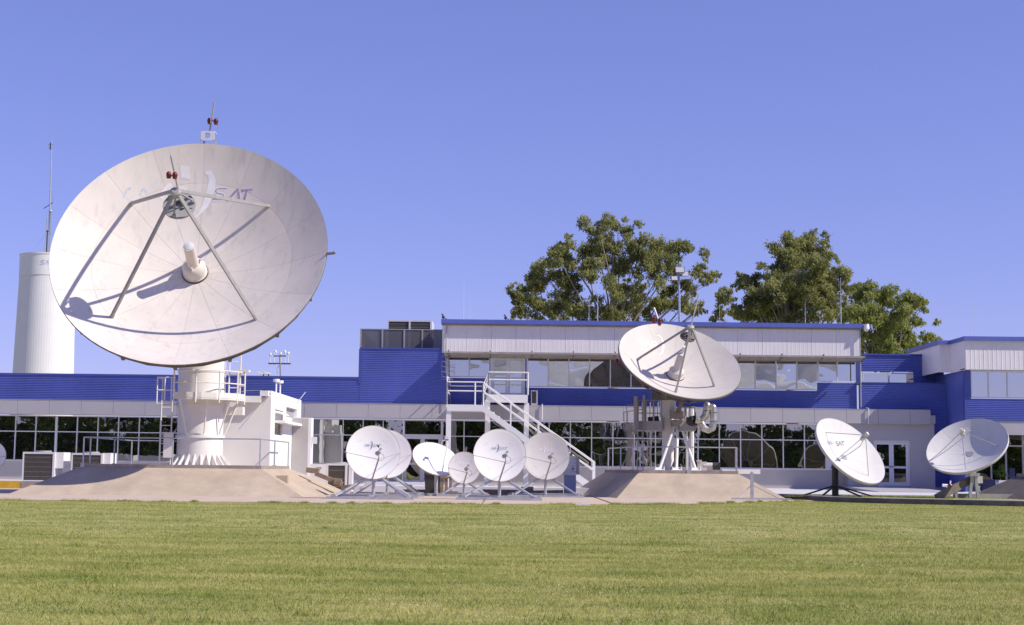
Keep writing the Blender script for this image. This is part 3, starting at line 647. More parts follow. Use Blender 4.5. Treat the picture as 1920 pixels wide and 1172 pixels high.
er = F1 @ Vector((R1*.999, -.15, D1)); q = B(); q.bar(er, er+Vector((.22,-.02,.02)), .12, .08); q.ball(er+Vector((.27,-.02,.04)), .06); mk('edge_lamp', q, M['brownsteel'], ant)
# mount behind the dish and pedestal tower
q = B(); q.tube(V-N1*2.6, V-N1*.35, .55, .85, n=20); q.box(AX-.75, AX+.75, AY-.75, AY+.75, 6.1, 7.6); q.tube((AX-.95,AY-.5,7.0), (AX+.95,AY-.5,7.0), .3, n=16)
q.bar((AX,AY+.4,6.2), V-N1*.9+Vector((0,0,-1.8)), .3, .3); mk('mount', q, M['steel'], ant)
zfl = [Z(375,p,AY) for p in (865,819,761,698,689)]
q = MB(Tz(AX, AY)); q.lathe([(.93,.97),(.93,1.06),(.86,1.08),(.86,zfl[1]-.05),(.93,zfl[1]-.05),(.93,zfl[1]+.05),(.865,zfl[1]+.05),(.865,zfl[2]-.04),(.93,zfl[2]-.04),(.93,zfl[2]+.03),(.90,zfl[2]+.03),(.90,zfl[3]-.02),(.925,zfl[3]-.02),(.925,zfl[3]+.03),(.89,zfl[3]+.03),(.89,zfl[4]+.2),(.80,zfl[4]+.25),(.80,6.2)], 40)
ped = mk('pedestal', q, M['steel'], ant, smooth=True)
q = MB(Tz(AX, AY)); q.lathe([(1.28,.965),(1.28,1.03),(.94,1.03),(.94,.965)], 40, caps=False); mk('base_flange', q, M['steel'], ped)
for i in range(24):
    t = 2*pi*i/24; q = MB(Tz(AX, AY, 0, t)); q.prism([(.86,1.03),(1.24,1.03),(.86,1.50)], 'y', -.02, .02); mk('gusset', q, M['steel'], ped)
# balcony round the right side of the tower
zp = Z(410,752,57.0)
ba0, ba1 = rad(-118), rad(40)
q = MB(Tz(AX, AY, zp)); n_s = 8
for i in range(n_s):
    a, b = ba0+(ba1-ba0)*i/n_s, ba0+(ba1-ba0)*(i+1)/n_s
    P = lambda r, t, z: (r*math.cos(t), r*math.sin(t), z)
    q.hexa([P(.9,a,0),P(1.63,a,0),P(1.63,b,0),P(.9,b,0)], [P(.9,a,.05),P(1.63,a,.05),P(1.63,b,.05),P(.9,b,.05)])
    q.hexa([P(1.61,a,.051),P(1.64,a,.051),P(1.64,b,.051),P(1.61,b,.051)], [P(1.61,a,.26),P(1.64,a,.26),P(1.64,b,.26),P(1.61,b,.26)])
plat = mk('balcony', q, M['steel'], ant)
for i in range(6):
    t = ba0+(ba1-ba0)*(i+.02)/5.04; q = MB(Tz(AX, AY, zp)); q.tube((1.62*math.cos(t),1.62*math.sin(t),-.12), (1.62*math.cos(t),1.62*math.sin(t),1.08), .03); mk('rail_post', q, M['steel'], plat)
for zz in (.62, 1.08):
    q = MB(Tz(AX, AY, zp)); q.path([(1.62*math.cos(ba0+(ba1-ba0)*i/10), 1.62*math.sin(ba0+(ba1-ba0)*i/10), zz) for i in range(11)], .024); mk('handrail', q, M['steel'], plat)
for t in (-112, -70, -30, 0, 25):
    t = rad(t); q = MB(Tz(AX, AY)); q.tube((1.42*math.cos(t),1.42*math.sin(t),zp), (.93*math.cos(t),.93*math.sin(t),zfl[1]+.08), .028); mk('brace', q, M['steel'], plat)
# left cage platform and ladder
zl = Z(316,757,AY); lx = AX-1.35
q = B(); q.box(lx-.25, lx+.5, AY-.5, AY+.4, zl-.04, zl); cage = mk('cage_platform', q, M['steel'], ant)
for dx, dy in ((-.24,-.48),(-.24,.38),(.05,-.48),(.3,-.48)):
    q = B(); q.tube((lx+dx,AY+dy,zl), (lx+dx,AY+dy,zl+.98), .026); mk('rail_post', q, M['steel'], cage)
for zz in (.5, .98):
    q = B(); q.path([(lx+.45,AY-.48,zl+zz),(lx-.24,AY-.48,zl+zz),(lx-.24,AY+.38,zl+zz)], .026); mk('handrail', q, M['steel'], cage)
q = B()
for dx in (-.02, .38): q.tube((lx+dx,AY-.62,.97), (lx+dx,AY-.62,zl+.1), .024)
lad = mk('ladder', q, M['steel'], ant)
k = 1.2
while k < zl: q = B(); q.tube((lx-.02,AY-.62,k), (lx+.38,AY-.62,k), .016, n=6); mk('rung', q, M['steel'], lad); k += .34
q = B(); q.box(AX-1.22, AX-.9, AY-.75, AY-.45, 1.35, 2.3); mk('junction_box', q, M['steel'], ant)
# upper ladder frame right of the tower
q = B(); xx = X(428,AY)
for dx in (0, .42): q.tube((xx+dx,AY-.2,zp+.05), (xx+dx,AY-.2,Z(430,668,AY)+.3), .03)
for zz in (.5, 1.0, 1.5): q.tube((xx,AY-.2,zp+zz), (xx+.42,AY-.2,zp+zz), .022)
q.box(xx+.1, xx+.75, AY-.3, AY+.1, Z(440,698,AY), Z(440,694,AY)); mk('ladder', q, M['steel'], ant)
# cable duct to the hut
q = B(); q.box(AX+.6, X(455,57.2), 57.0, 57.45, Z(430,778,57.2), Z(430,763,57.2)); mk('cable_duct', q, M['steel'], ant)

# equipment hut
HY0, HY1 = 58.2, 66.6; hx1 = X(507,HY0,800); hx0 = hx1-3.1
hzt = Z(507,732.5,HY0); hzf = Z(470,743,HY0)
hut = thing('equipment_hut', 'small white rendered flat-roofed hut behind the thick pedestal tower', 'hut', ((hx0+hx1)/2, 62, 0))
wt = .22
q = B(); q.box(hx0, hx1-wt-.001, HY0, HY0+wt, .0, hzf-.05); mk('front_wall', q, M['wall'], hut)
def syz(px, py): 
    d = ray(px, py); t = hx1/d.x; p = Vector((0,0,EYE))+d*t; return p.y, p.z
ops = []
for (a, b, c_, d_) in ((516,531,769,816), (537,557,765,784)):
    y0, zt_ = syz(a, c_); y1, _ = syz(b, c_); _, zb_ = syz((a+b)/2, d_); zt_ = syz((a+b)/2, c_)[1]; ops.append((y0, y1, zb_, zt_))
q = B(); (a0,a1,a2,a3), (b0,b1,b2,b3) = ops
q.box(hx1-wt, hx1, HY0, a0, 0, hzt); q.box(hx1-wt, hx1, a0, a1, 0, a2); q.box(hx1-wt, hx1, a0, a1, a3, hzt); q.box(hx1-wt, hx1, a1, b0, 0, hzt)
q.box(hx1-wt, hx1, b0, b1, 0, b2); q.box(hx1-wt, hx1, b0, b1, b3, hzt); q.box(hx1-wt, hx1, b1, HY1, 0, hzt); mk('side_wall', q, M['wall'], hut)
q = B(); q.box(hx0+.02, hx1-wt-.01, HY0+wt+.01, HY1, hzf-.25, hzf-.12); q.box(hx0, hx0+wt, HY0+wt+.01, HY1, 0, hzf-.26); q.box(hx0+wt, hx1-wt, HY1-wt, HY1, 0, hzf-.26); mk('roof', q, M['wall'], hut)
q = B(); q.box(X(456,HY0), hx1-.35, HY0-.28, HY0-.003, Z(470,755,HY0), hzf); q.box(X(487,HY0), hx1-.08, HY0-.28, HY0-.002, hzf+.001, hzt-.02); mk('ledge', q, M['wall'], hut)
zm = a2+(a3-a2)*.50
q = B(); q.box(hx1-.14, hx1-.10, a0+.03, a1-.03, a2+.02, zm-.06); wd = mk('window', q, M['glow'], hut)
q = B(); q.box(hx1-.12, hx1-.08, a0+.03, a1-.03, zm+.05, a3-.02); mk('blind', q, M['dishold'], hut)
q = B(); q.box(hx1-.15, hx1+.42, a0-.05, b1+.1, zm-.04, zm+.06); mk('window_ledge', q, M['wall'], hut)
q = B(); q.hexa([(hx1,a0,a3-.12),(hx1+.25,a0,a3-.2),(hx1+.25,a1,a3-.2),(hx1,a1,a3-.12)], [(hx1,a0,a3-.05),(hx1+.25,a0,a3-.16),(hx1+.25,a1,a3-.16),(hx1,a1,a3-.05)]); mk('awning', q, M['wall'], hut)
q = B(); q.box(hx1-.19, hx1-.15, b0+.02, b1-.02, b2, b3); mk('window', q, M['grey'], hut)
for px, py in ((522.3,722),(529.5,725)):
    y, z = syz(px, py+14); q = B(); q.tube((hx1-.1,y,hzt-.4), (hx1-.1,y,hzt+.45), .035); q.tube((hx1-.1,y,hzt+.45), (hx1-.1,y,hzt+.56), .13, n=12); mk('vent_pipe', q, M['white'], hut)
q = B(); q.path([(hx0+1,HY0+.1,hzf-.04), (hx1-1.0,HY0+.1,hzf+.22), (hx1-.4,HY0-.1,hzt-.0), (hx1-.05,HY0-.03,hzt-.1), (hx1-.3,HY0-.31,hzf-.4)], .014, n=5); mk('cable', q, M['grey'], hut)
q = B(); p0 = at(556,746,64); p1 = at(573,735,64); q.tube(p0-Vector((0,0,.25)), p1, .02); mk('aerial', q, M['white'], hut)
cab_y = 64.0
q = B(); q.box(hx1+.01, X(583,cab_y), cab_y, cab_y+.7, .3, Z(565,783,cab_y)); cb = thing('metal_cabinet', 'tall plain white metal cabinet standing against the hut side wall', 'cabinet', (X(566,cab_y), cab_y, .3))
mk('body', q, M['wall'], cb); q = B(); q.box(hx1+.03, X(577.5,cab_y), cab_y-.03, cab_y-.002, .35, Z(565,784.5,cab_y)); mk('door', q, M['plaster'], cb)
q = B(); q.box(X(583.3,cab_y), X(593,cab_y), cab_y+.1, cab_y+.25, Z(588,832,cab_y), Z(588,819,cab_y)); mk('side_box', q, M['alu'], cb)

# ------------------------------------------------------------------ medium antenna on the right mound
m2t = [(4.95,57.9),(8.85,57.9),(9.7,63.6),(4.0,63.6)]; m2b = [(4.0,56.4),(10.55,56.4),(11.6,66.0),(2.6,66.0)]
md2 = mound('concrete_mound', 'sloped concrete mound under the medium dish on its tripod', m2t, m2b, .97)
a_, b_, c_, d_ = (5.03,57.98), (8.77,57.98), (9.55,63.4), (4.15,63.4)
rails('grey tubular guard rail round the mound of the tripod-mounted medium dish', [d_, a_, b_, c_], .97, 1.02, [a_, (6.9,57.98), b_, (9.2,60.9), c_, d_, (4.85,59.2), (4.5,61.0)], two=False)
MC = Vector((6.62,58.3,5.4)); N2 = Vector((.186,-.623,.760)).normalized(); R2 = 2.46; D2 = .80; V2 = MC-N2*D2; F2 = frame(N2, V2)
ant2 = thing('satellite_antenna', 'medium cream satellite dish tilted to the sky on a white tripod pedestal', 'satellite dish', (6.85, 59.9, .97))
rb = MB(F2); rb.lathe([(R2-.005, D2-.02),(R2+.02, D2-.02),(R2+.025, D2-.09),(R2-.005, D2-.10)], 72, caps=False)
for i in range(12):
    t = 2*pi*i/12; cc, ss = math.cos(t), math.sin(t)
    rb.tube((.4*cc,.4*ss,-.55), (R2*.75*cc,R2*.75*ss,D2*.5-.28), .035, n=6); rb.tube((R2*.75*cc,R2*.75*ss,D2*.5-.28), (R2*.98*cc,R2*.98*ss,D2*.96-.08), .03, n=6); rb.tube((.4*cc,.4*ss,-.08), (R2*.75*cc,R2*.75*ss,D2*.5-.28), .02, n=5)
    t2 = 2*pi*(i+1)/12; rb.tube((R2*.75*cc,R2*.75*ss,D2*.5-.28), (R2*.75*math.cos(t2),R2*.75*math.sin(t2),D2*.5-.28), .03, n=6)
rb.lathe([(.5,-.6),(.5,-.05)], 16)
refl2 = mk('reflector', rb, M['back'], ant2)
for i in range(12):
    p = MB(F2); sector(p, R2, D2, .22, R2, pi/12+2*pi*i/12, pi/12+2*pi*(i+1)/12, 6, 5, gap=.002); backdark(mk('panel', p, M['dishmid'], refl2, smooth=True), N2)
surf2 = lambda x, y: D2*(x*x+y*y)/R2**2
logo(refl2, F2, surf2, -.08, 1.55, .28, ('txt_white','txt_white',None), which='AR-)', wt=.21)
q = MB(F2); q.lathe([(.34,.01),(.34,.07),(.30,.08),(.30,.30),(.18,.40),(.165,.42),(.165,1.05),(.14,1.10),(.05,1.12)], 24); hub2 = mk('feed_hub', q, M['dishmid'], ant2, smooth=True)
q = MB(F2); q.lathe([(.36,.02),(.36,.05),(.33,.05)], 24, caps=False); mk('gasket', q, M['dark'], hub2)
q = MB(F2); q.tube((.0,.03,1.08), (.03,.05,1.36), .055); q.tube((.03,.05,1.36), (.03,.05,1.42), .075); mk('feed_window', q, M['alu'], hub2)
AP2 = 2.35
for t in (rad(160), rad(250), rad(320), rad(62)):
    ft = F2 @ Vector((1.62*math.cos(t),1.62*math.sin(t),D2*.43+.01)); tp = F2 @ Vector((.09*math.cos(t),.09*math.sin(t),AP2)); q = B(); q.bar(ft, tp, .06, .075); lg_ = mk('strut', q, M['legs'], ant2)
    q = B(); d = (tp-ft).normalized(); q.tube(ft-N2*.03, ft+d*.2, .06, .045); mk('strut_foot', q, M['grey'], lg_)
q = MB(F2); q.lathe([(.10,AP2-.1),(.14,AP2-.05),(.14,AP2+.08),(.06,AP2+.12)], 12); ap2 = mk('apex_joint', q, M['legs'], ant2)
q = MB(F2); q.lathe([(.01,1.80),(.2,1.82),(.30,1.88),(.30,1.95),(.12,1.95),(.11,1.90)], 28, caps=False); sb2 = mk('subreflector', q, M['brownsteel'], ant2, smooth=True)
q = MB(F2)
for t in (.5, 2.6, 4.7): q.bar((.26*math.cos(t),.26*math.sin(t),1.94), (.08*math.cos(t),.08*math.sin(t),2.3), .04, .04)
mk('bracket', q, M['legs'], sb2)
tp = F2 @ Vector((0,0,AP2+.08)); q = B(); q.bar(tp, at(1310,553,tp.y+.1), .045, .045); mk('lightning_rod', q, M['legs'], ap2)
tr_ = F2 @ Vector((-.1,R2,D2)); q = B(); q.bar(tr_, at(1226,577,tr_.y+.2), .06, .06); rd2 = mk('rim_rod', q, M['alu'], ant2)
for px, py in ((1226.5,597),(1237,600)): q = B(); q.ball(at(px,py,tr_.y), .08); q.tube(at(px,py,tr_.y)-Vector((0,0,.2)), at(px,py,tr_.y), .07); mk('beacon_lamp', q, M['red'], rd2, smooth=True)
le = at(1157,677,60.0); q = B(); q.ball(le, .08, sz=1.3); q.bar(le-Vector((0,0,.1)), le+Vector((.3,0,-.35)), .05, .05); mk('edge_lamp', q, M['red'], ant2, smooth=True)
# mount, column, tripod
PC = Vector((6.35, 60.3)); 
q = MB(Tz(PC.x, PC.y)); q.lathe([(.30,.97),(.30,1.15),(.25,1.2),(.235,2.6),(.23,3.2),(.33,3.25),(.33,3.9),(.24,4.0),(.24,4.35)], 20); mk('column', q, M['steel'], ant2, smooth=True)
q = B(); q.hexa([(PC.x-.35,60.0,3.9),(PC.x+.5,60.0,3.9),(PC.x+.5,60.7,3.9),(PC.x-.35,60.7,3.9)], [V2-N2*.5+Vector((-.3,-.2,0)), V2-N2*.5+Vector((.3,-.2,0)), V2-N2*.4+Vector((.3,.4,0)), V2-N2*.4+Vector((-.3,.4,0))])
q.bar((PC.x+.3,59.7,3.35), V2-N2*.55+Vector((.5,-.3,-.3)), .12, .12); q.tube((PC.x-.7,60.1,4.1), (PC.x+.8,60.1,4.1), .16, n=12); mk('mount', q, M['brownsteel'], ant2)
q = B(); q.box(PC.x+.05, PC.x+.55, 59.6, 60.0, 3.15, 3.45); q.box(PC.x+.1, PC.x+.5, 59.55, 60.0, 2.85, 3.1); mk('jack_gearbox', q, M['kerbc'], ant2)
q = B(); hubp = Vector((PC.x+.35,59.9,3.0))
for i, (px, Y) in enumerate(((1236,59.2),(1268,58.9),(1304,59.3))):
    bp = at(px, 876, Y); bp.z = 1.12; q = B(); q.tube(bp, hubp+Vector(((i-1)*.12,-.05,-.1)), .065, .055, n=12); lg_ = mk('leg', q, M['white'], ant2)
    q = B(); q.hexa([(bp.x-.22,Y-.22,1.1),(bp.x+.22,Y-.22,1.1),(bp.x+.22,Y+.22,1.1),(bp.x-.22,Y+.22,1.1)], [(bp.x-.1,Y-.1,1.2),(bp.x+.1,Y-.1,1.2),(bp.x+.1,Y+.1,1.2),(bp.x-.1,Y+.1,1.2)])
    for dx in (-.17,.17): q.tube((bp.x+dx,Y-.17,1.1), (bp.x+dx,Y-.17,1.24), .03)
    mk('foot_plate', q, M['white'], lg_)
    q = B(); q.box(bp.x-.4, bp.x+.4, Y-.35, Y+.4, .96, 1.1); mk('concrete_block', q, M['kerbc'], lg_)
q = B(); q.tube((PC.x+.05,59.4,1.1), (PC.x+.5,59.7,2.1), .06); mk('jack_screw', q, M['dark'], ant2)
q = B(); q.tube((PC.x+1.05,61,1.0), (PC.x+1.05,61,3.6), .09); q.tube((PC.x+.85,61,1.0), (PC.x+.85,61,3.6), .05); mk('riser_pipe', q, M['white'], ant2)
def deck(x0, x1, y0, y1, z, h, skirt, nm):
    q = B(); q.box(x0, x1, y0, y1, z-.05, z); q.box(x0, x1, y0, y0+.03, z+.001, z+skirt); q.box(x0, x0+.03, y0+.031, y1, z+.001, z+skirt); q.box(x1-.03, x1, y0+.031, y1, z+.001, z+skirt)
    dk = mk(nm, q, M['grey'], ant2)
    for px in np.linspace(x0+.03, x1-.03, 4):
        q = B(); q.tube((px,y0+.05,z), (px,y0+.05,z+h), .035); mk('rail_post', q, M['legs'], dk)
        q = B(); q.tube((px,y1-.05,z), (px,y1-.05,z+h), .03); mk('rail_post', q, M['legs'], dk)
    for zz in (.55, 1.0):
        q = B(); q.path([(x1-.03,y0+.05,z+h*zz),(x0+.03,y0+.05,z+h*zz),(x0+.03,y1-.05,z+h*zz)], .024); mk('handrail', q, M['legs'], dk)
    return dk
zd = Z(1220,805,60); dk = deck(X(1193,60), X(1240,60), 59.6, 61.2, zd, 1.15, .32, 'service_deck')
deck(X(1272,60), X(1303,60), 59.6, 61.0, zd, .9, .38, 'service_deck')
q = B(); q.box(X(1187,60), X(1193,60), 59.5, 59.7, zd-.2, zd+1.3); q.box(X(1203,60), X(1207,60), 59.5, 59.6, zd-.1, zd+1.35); mk('upright', q, M['legs'], ant2)
q = B(); q.box(X(1217,60), X(1232,60), 60.0, 60.5, zd+.1, zd+.5); q.tube((X(1216,60),60.2,zd+.35), (X(1236,60),60.2,zd+.42), .14, n=10); mk('drive_motor', q, M['dark'], ant2)
q = B(); 
for dx in (0, .22): q.tube((X(1193.5,60)+dx,59.45,.97), (X(1193.5,60)+dx,59.45,zd+.3), .022)
lad = mk('ladder', q, M['legs'], ant2)
k = 1.2
while k < zd: q = B(); q.tube((X(1193.5,60),59.45,k), (X(1193.5,60)+.22,59.45,k), .014, n=5); mk('rung', q, M['legs'], lad); k += .3
q = B(); x0_, x1_ = X(1169,60), X(1190,60); zz = zd+.25
q.path([(x0_,59.8,zz),(x1_,59.8,zz)], .016); q.path([(x0_,59.8,zz+.42),(x1_+.3,59.8,zz+.55)], .016); q.tube((x0_,59.8,zz), (x0_,59.8,zz+.42), .016); q.tube((x0_+.15,59.8,zz), (x0_+.15,59.8,zz+.42), .016); mk('side_rail', q, M['legs'], ant2); q = B(); q.path([(x0_+.2,61,zz),(x0_+.2,61,zz+.75),(x1_+.2,61,zz+.8)], .014); mk('side_rail', q, M['legs'], ant2)
# foil duct elbows
dp = [at(px, py, 59.4) for px, py in ((1304,787),(1314,789),(1322,781),(1325,770),(1326,760))]
dp2 = [at(px, py, 59.4) for px, py in ((1324,764),(1337,764),(1338,790),(1336,802),(1328,806),(1320,803),(1316,795))]
q = B(); 
for a, b in zip(dp, dp[1:]): q.tube(a, b, .145, n=14); q.ball(b, .147, n=14)
dct = mk('foil_duct', q, M['foil'], ant2, smooth=True)
q = B()
for a, b in zip(dp2, dp2[1:]): q.tube(a, b, .14, n=14); q.ball(b, .142, n=14)
mk('duct_elbow', q, M['foil'], dct, smooth=True)
for p in (dp[1], dp[3], dp2[1]+Vector((.02,0,-.2)), dp2[2]): q = B(); q.tube(p+Vector((-.2,-.02,-.015)), p+Vector((.2,.02,.015)), .0001); q = B(); q.ball(p, .158, n=14, sz=.16); mk('duct_clamp', q, M['dark'], dct)
q = B(); q.tube(at(1304,788,59.5), at(1290,792,59.8), .2, n=12); mk('fan_box', q, M['dark'], ant2)
# pump and pipe on the mound behind the tripod
pm = thing('pump_set', 'small cream pump and dark motor beside the tripod legs on the mound', 'pump', (X(1330,60.6),60.6,.97))
q = B(); q.box(X(1308,60.6), X(1324,60.6), 60.4, 60.8, .96, 1.45); q.tube((X(1318,60.6),60.5,1.3), (X(1335,60.6),60.5,1.3), .12, n=12); q.box(X(1306,60.6), X(1314,60.6), 60.3, 60.7, 1.45, 1.52); mk('pump_body', q, M['dishold'], pm)
q = B(); q.tube((X(1336,60.6),60.5,1.28), (X(1349,60.6),60.5,1.28), .15, n=14); mk('motor', q, M['dark'], pm, smooth=True)
q = B(); q.box(X(1352,63.2), X(1423,63.2), 62.9, 63.3, .98, 1.17); tag(mk('cable_tray', q, M['dishwhite'], org=(X(1390,63.2),63.1,.98)), 'long white cable tray lying on the mound behind the medium dish', 'cable tray')

# ------------------------------------------------------------------ small dishes
def small_dish(px, py, Rpx, Y, az, el, R, mats, lab, dmat='dishwhite', lh=.09, feed=(.14,-.17,1.0), logo_y=.25, group=None, base=True, pz=0.025, lx=-.02):
    c = at(px, py, Y); n = Vector((math.sin(az)*math.cos(el), -math.cos(az)*math.cos(el), math.sin(el))); dep = .13*R/.9
    by = Y+.35
    r = thing('satellite_dish', lab, 'satellite dish', (c.x, by, pz), group)
    Fm = frame(n, c-n*dep); q = MB(Fm); bowl(q, R, dep); rf_ = mk('reflector', q, M[dmat], r, smooth=True)
    q = MB(Fm); q.lathe([(R+.003,dep+.004),(R+.016,dep+.004),(R+.016,dep-.05),(R+.003,dep-.05)], 48, caps=False); mk('rim', q, M['rim'], rf_)
    sf = lambda x, y: dep*(x*x+y*y)/R**2
    if mats: logo(rf_, Fm, sf, lx, logo_y, lh, mats)
    bolts = [(-.42,.42),(-.50,.36),(.36,.42),(.44,.36),(-.42,-.40),(-.34,-.46),(.42,-.38)]
    for bx_, by_ in bolts:
        q = MB(Fm); q.lathe([(.012,0),(.012,.008),(.004,.012)], 6, (bx_*R/.9, by_*R/.9, sf(bx_*R/.9, by_*R/.9))); mk('bolt', q, M['grey'], rf_)
    fx, fy, fz = [v*R/.9 for v in feed]
    a0 = Fm @ Vector((-.02*R,-R*.99,dep+.01)); a1 = Fm @ Vector((fx*.9, fy-.22*R, fz)); q = B(); q.bar(a0, a1, .035, .05); arm = mk('feed_arm', q, M['legs'], r)
    q = MB(Fm); q.tube((fx*.9,fy-.24*R,fz), (fx,fy+.08,fz-.02), .022); q.tube((fx,fy,fz), (fx*.6,fy,fz-.16), .05, .075, n=12); q.ball((fx,fy+.02,fz+.02), .06, n=10); q.tube((fx,fy+.05,fz), (fx+.04,fy+.12,fz+.02), .018); q.box(fx+.0,fx+.08,fy+.09,fy+.15,fz-.04,fz+.06); mk('feed_horn', q, M['grey'], arm, smooth=True)
    q = MB(Fm); q.path([(fx,fy,fz),(fx+.14,fy-.08,fz+.02),(fx+.17,fy-.2,fz),(fx+.1,fy-.26,fz),(fx*.9,fy-.3*R,fz-.02)], .006, n=4); mk('cable', q, M['dark'], arm)
    for sx_ in (-1, 1):
        e_ = Fm @ Vector((sx_*R*.995, -.02*R, dep)); q = B(); q.tube(e_, Fm @ Vector((fx*.8, fy-.25*R, fz-.03)), .009, n=5); mk('stay', q, M['legs'], arm)
    # mount, post, braces and ground frame
    ptop = Vector((c.x-n.x*.25, by, c.z-R*.80)); q = B(); q.tube((c.x,by,pz), (c.x,by,ptop.z+.12), .058, n=12); mk('post', q, M['galv'], r, smooth=True)
    bk = c-n*(dep+.03); q = B(); q.hexa([bk+Vector((-.2,.02,-.35*R)), bk+Vector((.2,.02,-.35*R)), bk+Vector((.2,.02,.3*R)), bk+Vector((-.2,.02,.3*R))], [(c.x-.1,by-.07,ptop.z-.05),(c.x+.1,by-.07,ptop.z-.05),(c.x+.1,by+.05,ptop.z+.32),(c.x-.1,by+.05,ptop.z+.32)]); q.tube((c.x,by,ptop.z-.05), (c.x,by,c.z), .075, n=12); mk('mount', q, M['dark'], r)
    if base:
        hw, hd = 1.38*R/.9, 1.15*R/.9; fr = []
        for sx_, sy_ in ((-1,-1),(1,-1),(1,1),(-1,1)): 
            q = B(); q.bar((c.x+sx_*.05,by+sy_*.05,ptop.z-.02), (c.x+sx_*hw*.85,by+sy_*hd*.9,pz+.10), .06, .06); mk('brace', q, M['galv'], r)
        q = B()
        for sy_ in (-1, 1): q.bar((c.x-hw*1.05,by+sy_*hd,pz+.04), (c.x+hw*1.05,by+sy_*hd,pz+.04), .11, .08)
        for sx_ in (-1, 0, 1): q.bar((c.x+sx_*hw*.9,by-hd-.05,pz+.105), (c.x+sx_*hw*.9,by+hd+.05,pz+.105), .09, .05)
        q.bar((c.x-hw,by-.02,pz+.11), (c.x+hw,by-.02,pz+.11), .07, .05); mk('ground_frame', q, M['galv'], r)
    return r
small_dish(699.7,848,50,50.3,rad(9),rad(10),.9,('txt_blue','txt_blue','txt_grey'),'white dish with blue and grey AR-SAT wordmark, in front of another white dish')
small_dish(726,851,45,55.9,rad(8),rad(10),.9,None,'plain white dish half hidden behind a lettered white dish beside the wide mound')
small_dish(937,853.4,49,51.3,rad(5),rad(10),.9,('txt_blue','txt_blue','txt_grey'),'white dish with blue and grey AR-SAT wordmark, beside the smallest grey dish')
small_dish(1023.5,855,43.7,57.4,rad(3),rad(9),.9,('txt_white','txt_white','txt_white'),'cream-white dish with faded white AR-SAT wordmark by the electrical cabinet',dmat='dishold')
small_dish(870.4,877,29.3,56.5,rad(4),rad(8),.595,('txt_white','txt_white','txt_white'),'smallest grey-white dish on a short post between bigger white dishes',dmat='dishgrey',lh=.06,logo_y=.17)
small_dish(-17,854,25.5,53,rad(10),rad(10),.5,None,'small white dish at the left end of the concrete apron',lh=.05,base=False)
# tilted dish with swan-neck feed arm
c = at(817,860,57.2); n = Vector((.30,-.62,.72)).normalized(); R_ = .90; dep = .14; by = 57.9
r = thing('satellite_dish', 'white dish tipped back to the sky with a curved feed arm', 'satellite dish', (c.x, by, .025)); Fm = frame(n, c-n*dep)
q = MB(Fm); bowl(q, R_, dep); rf_ = mk('reflector', q, M['dishwhite'], r, smooth=True)
q = MB(Fm); q.lathe([(R_+.003,dep+.004),(R_+.016,dep+.004),(R_+.016,dep-.05),(R_+.003,dep-.05)], 48, caps=False); mk('rim', q, M['rim'], rf_)
i3 = Fm.inverted()
q = MB(Fm); q.path([(-.02,-.9,.14),(.02,-.72,.34),(.10,-.45,.52),(.22,-.15,.70),(.30,.10,.84),(.26,.24,.92)], .022); arm = mk('feed_arm', q, M['dishgrey'], r)
q = MB(Fm); q.tube((.26,.24,.92), (.06,.16,.88), .04, .025); q.box(.2,.34,.2,.32,.88,.98); q.tube((.06,.16,.88), (.02,.08,.80), .045); mk('feed_horn', q, M['grey'], arm)
q = B(); q.tube((c.x,by,.02), (c.x,by,c.z-.35), .07, n=12); q.hexa([(c.x-.15,by-.1,c.z-.5),(c.x+.15,by-.1,c.z-.5),(c.x+.15,by+.1,c.z-.5),(c.x-.15,by+.1,c.z-.5)], [Fm @ Vector((sx_*.22,sy_*.22,-.05)) for sx_, sy_ in ((-1,-1),(1,-1),(1,1),(-1,1))]); mk('post', q, M['galv'], r)
q = B(); q.bar((c.x-.9,by,.07), (c.x+.9,by,.07), .1, .08); q.bar((c.x,by-.9,.071), (c.x,by+.9,.071), .1, .085); mk('ground_frame', q, M['galv'], r)

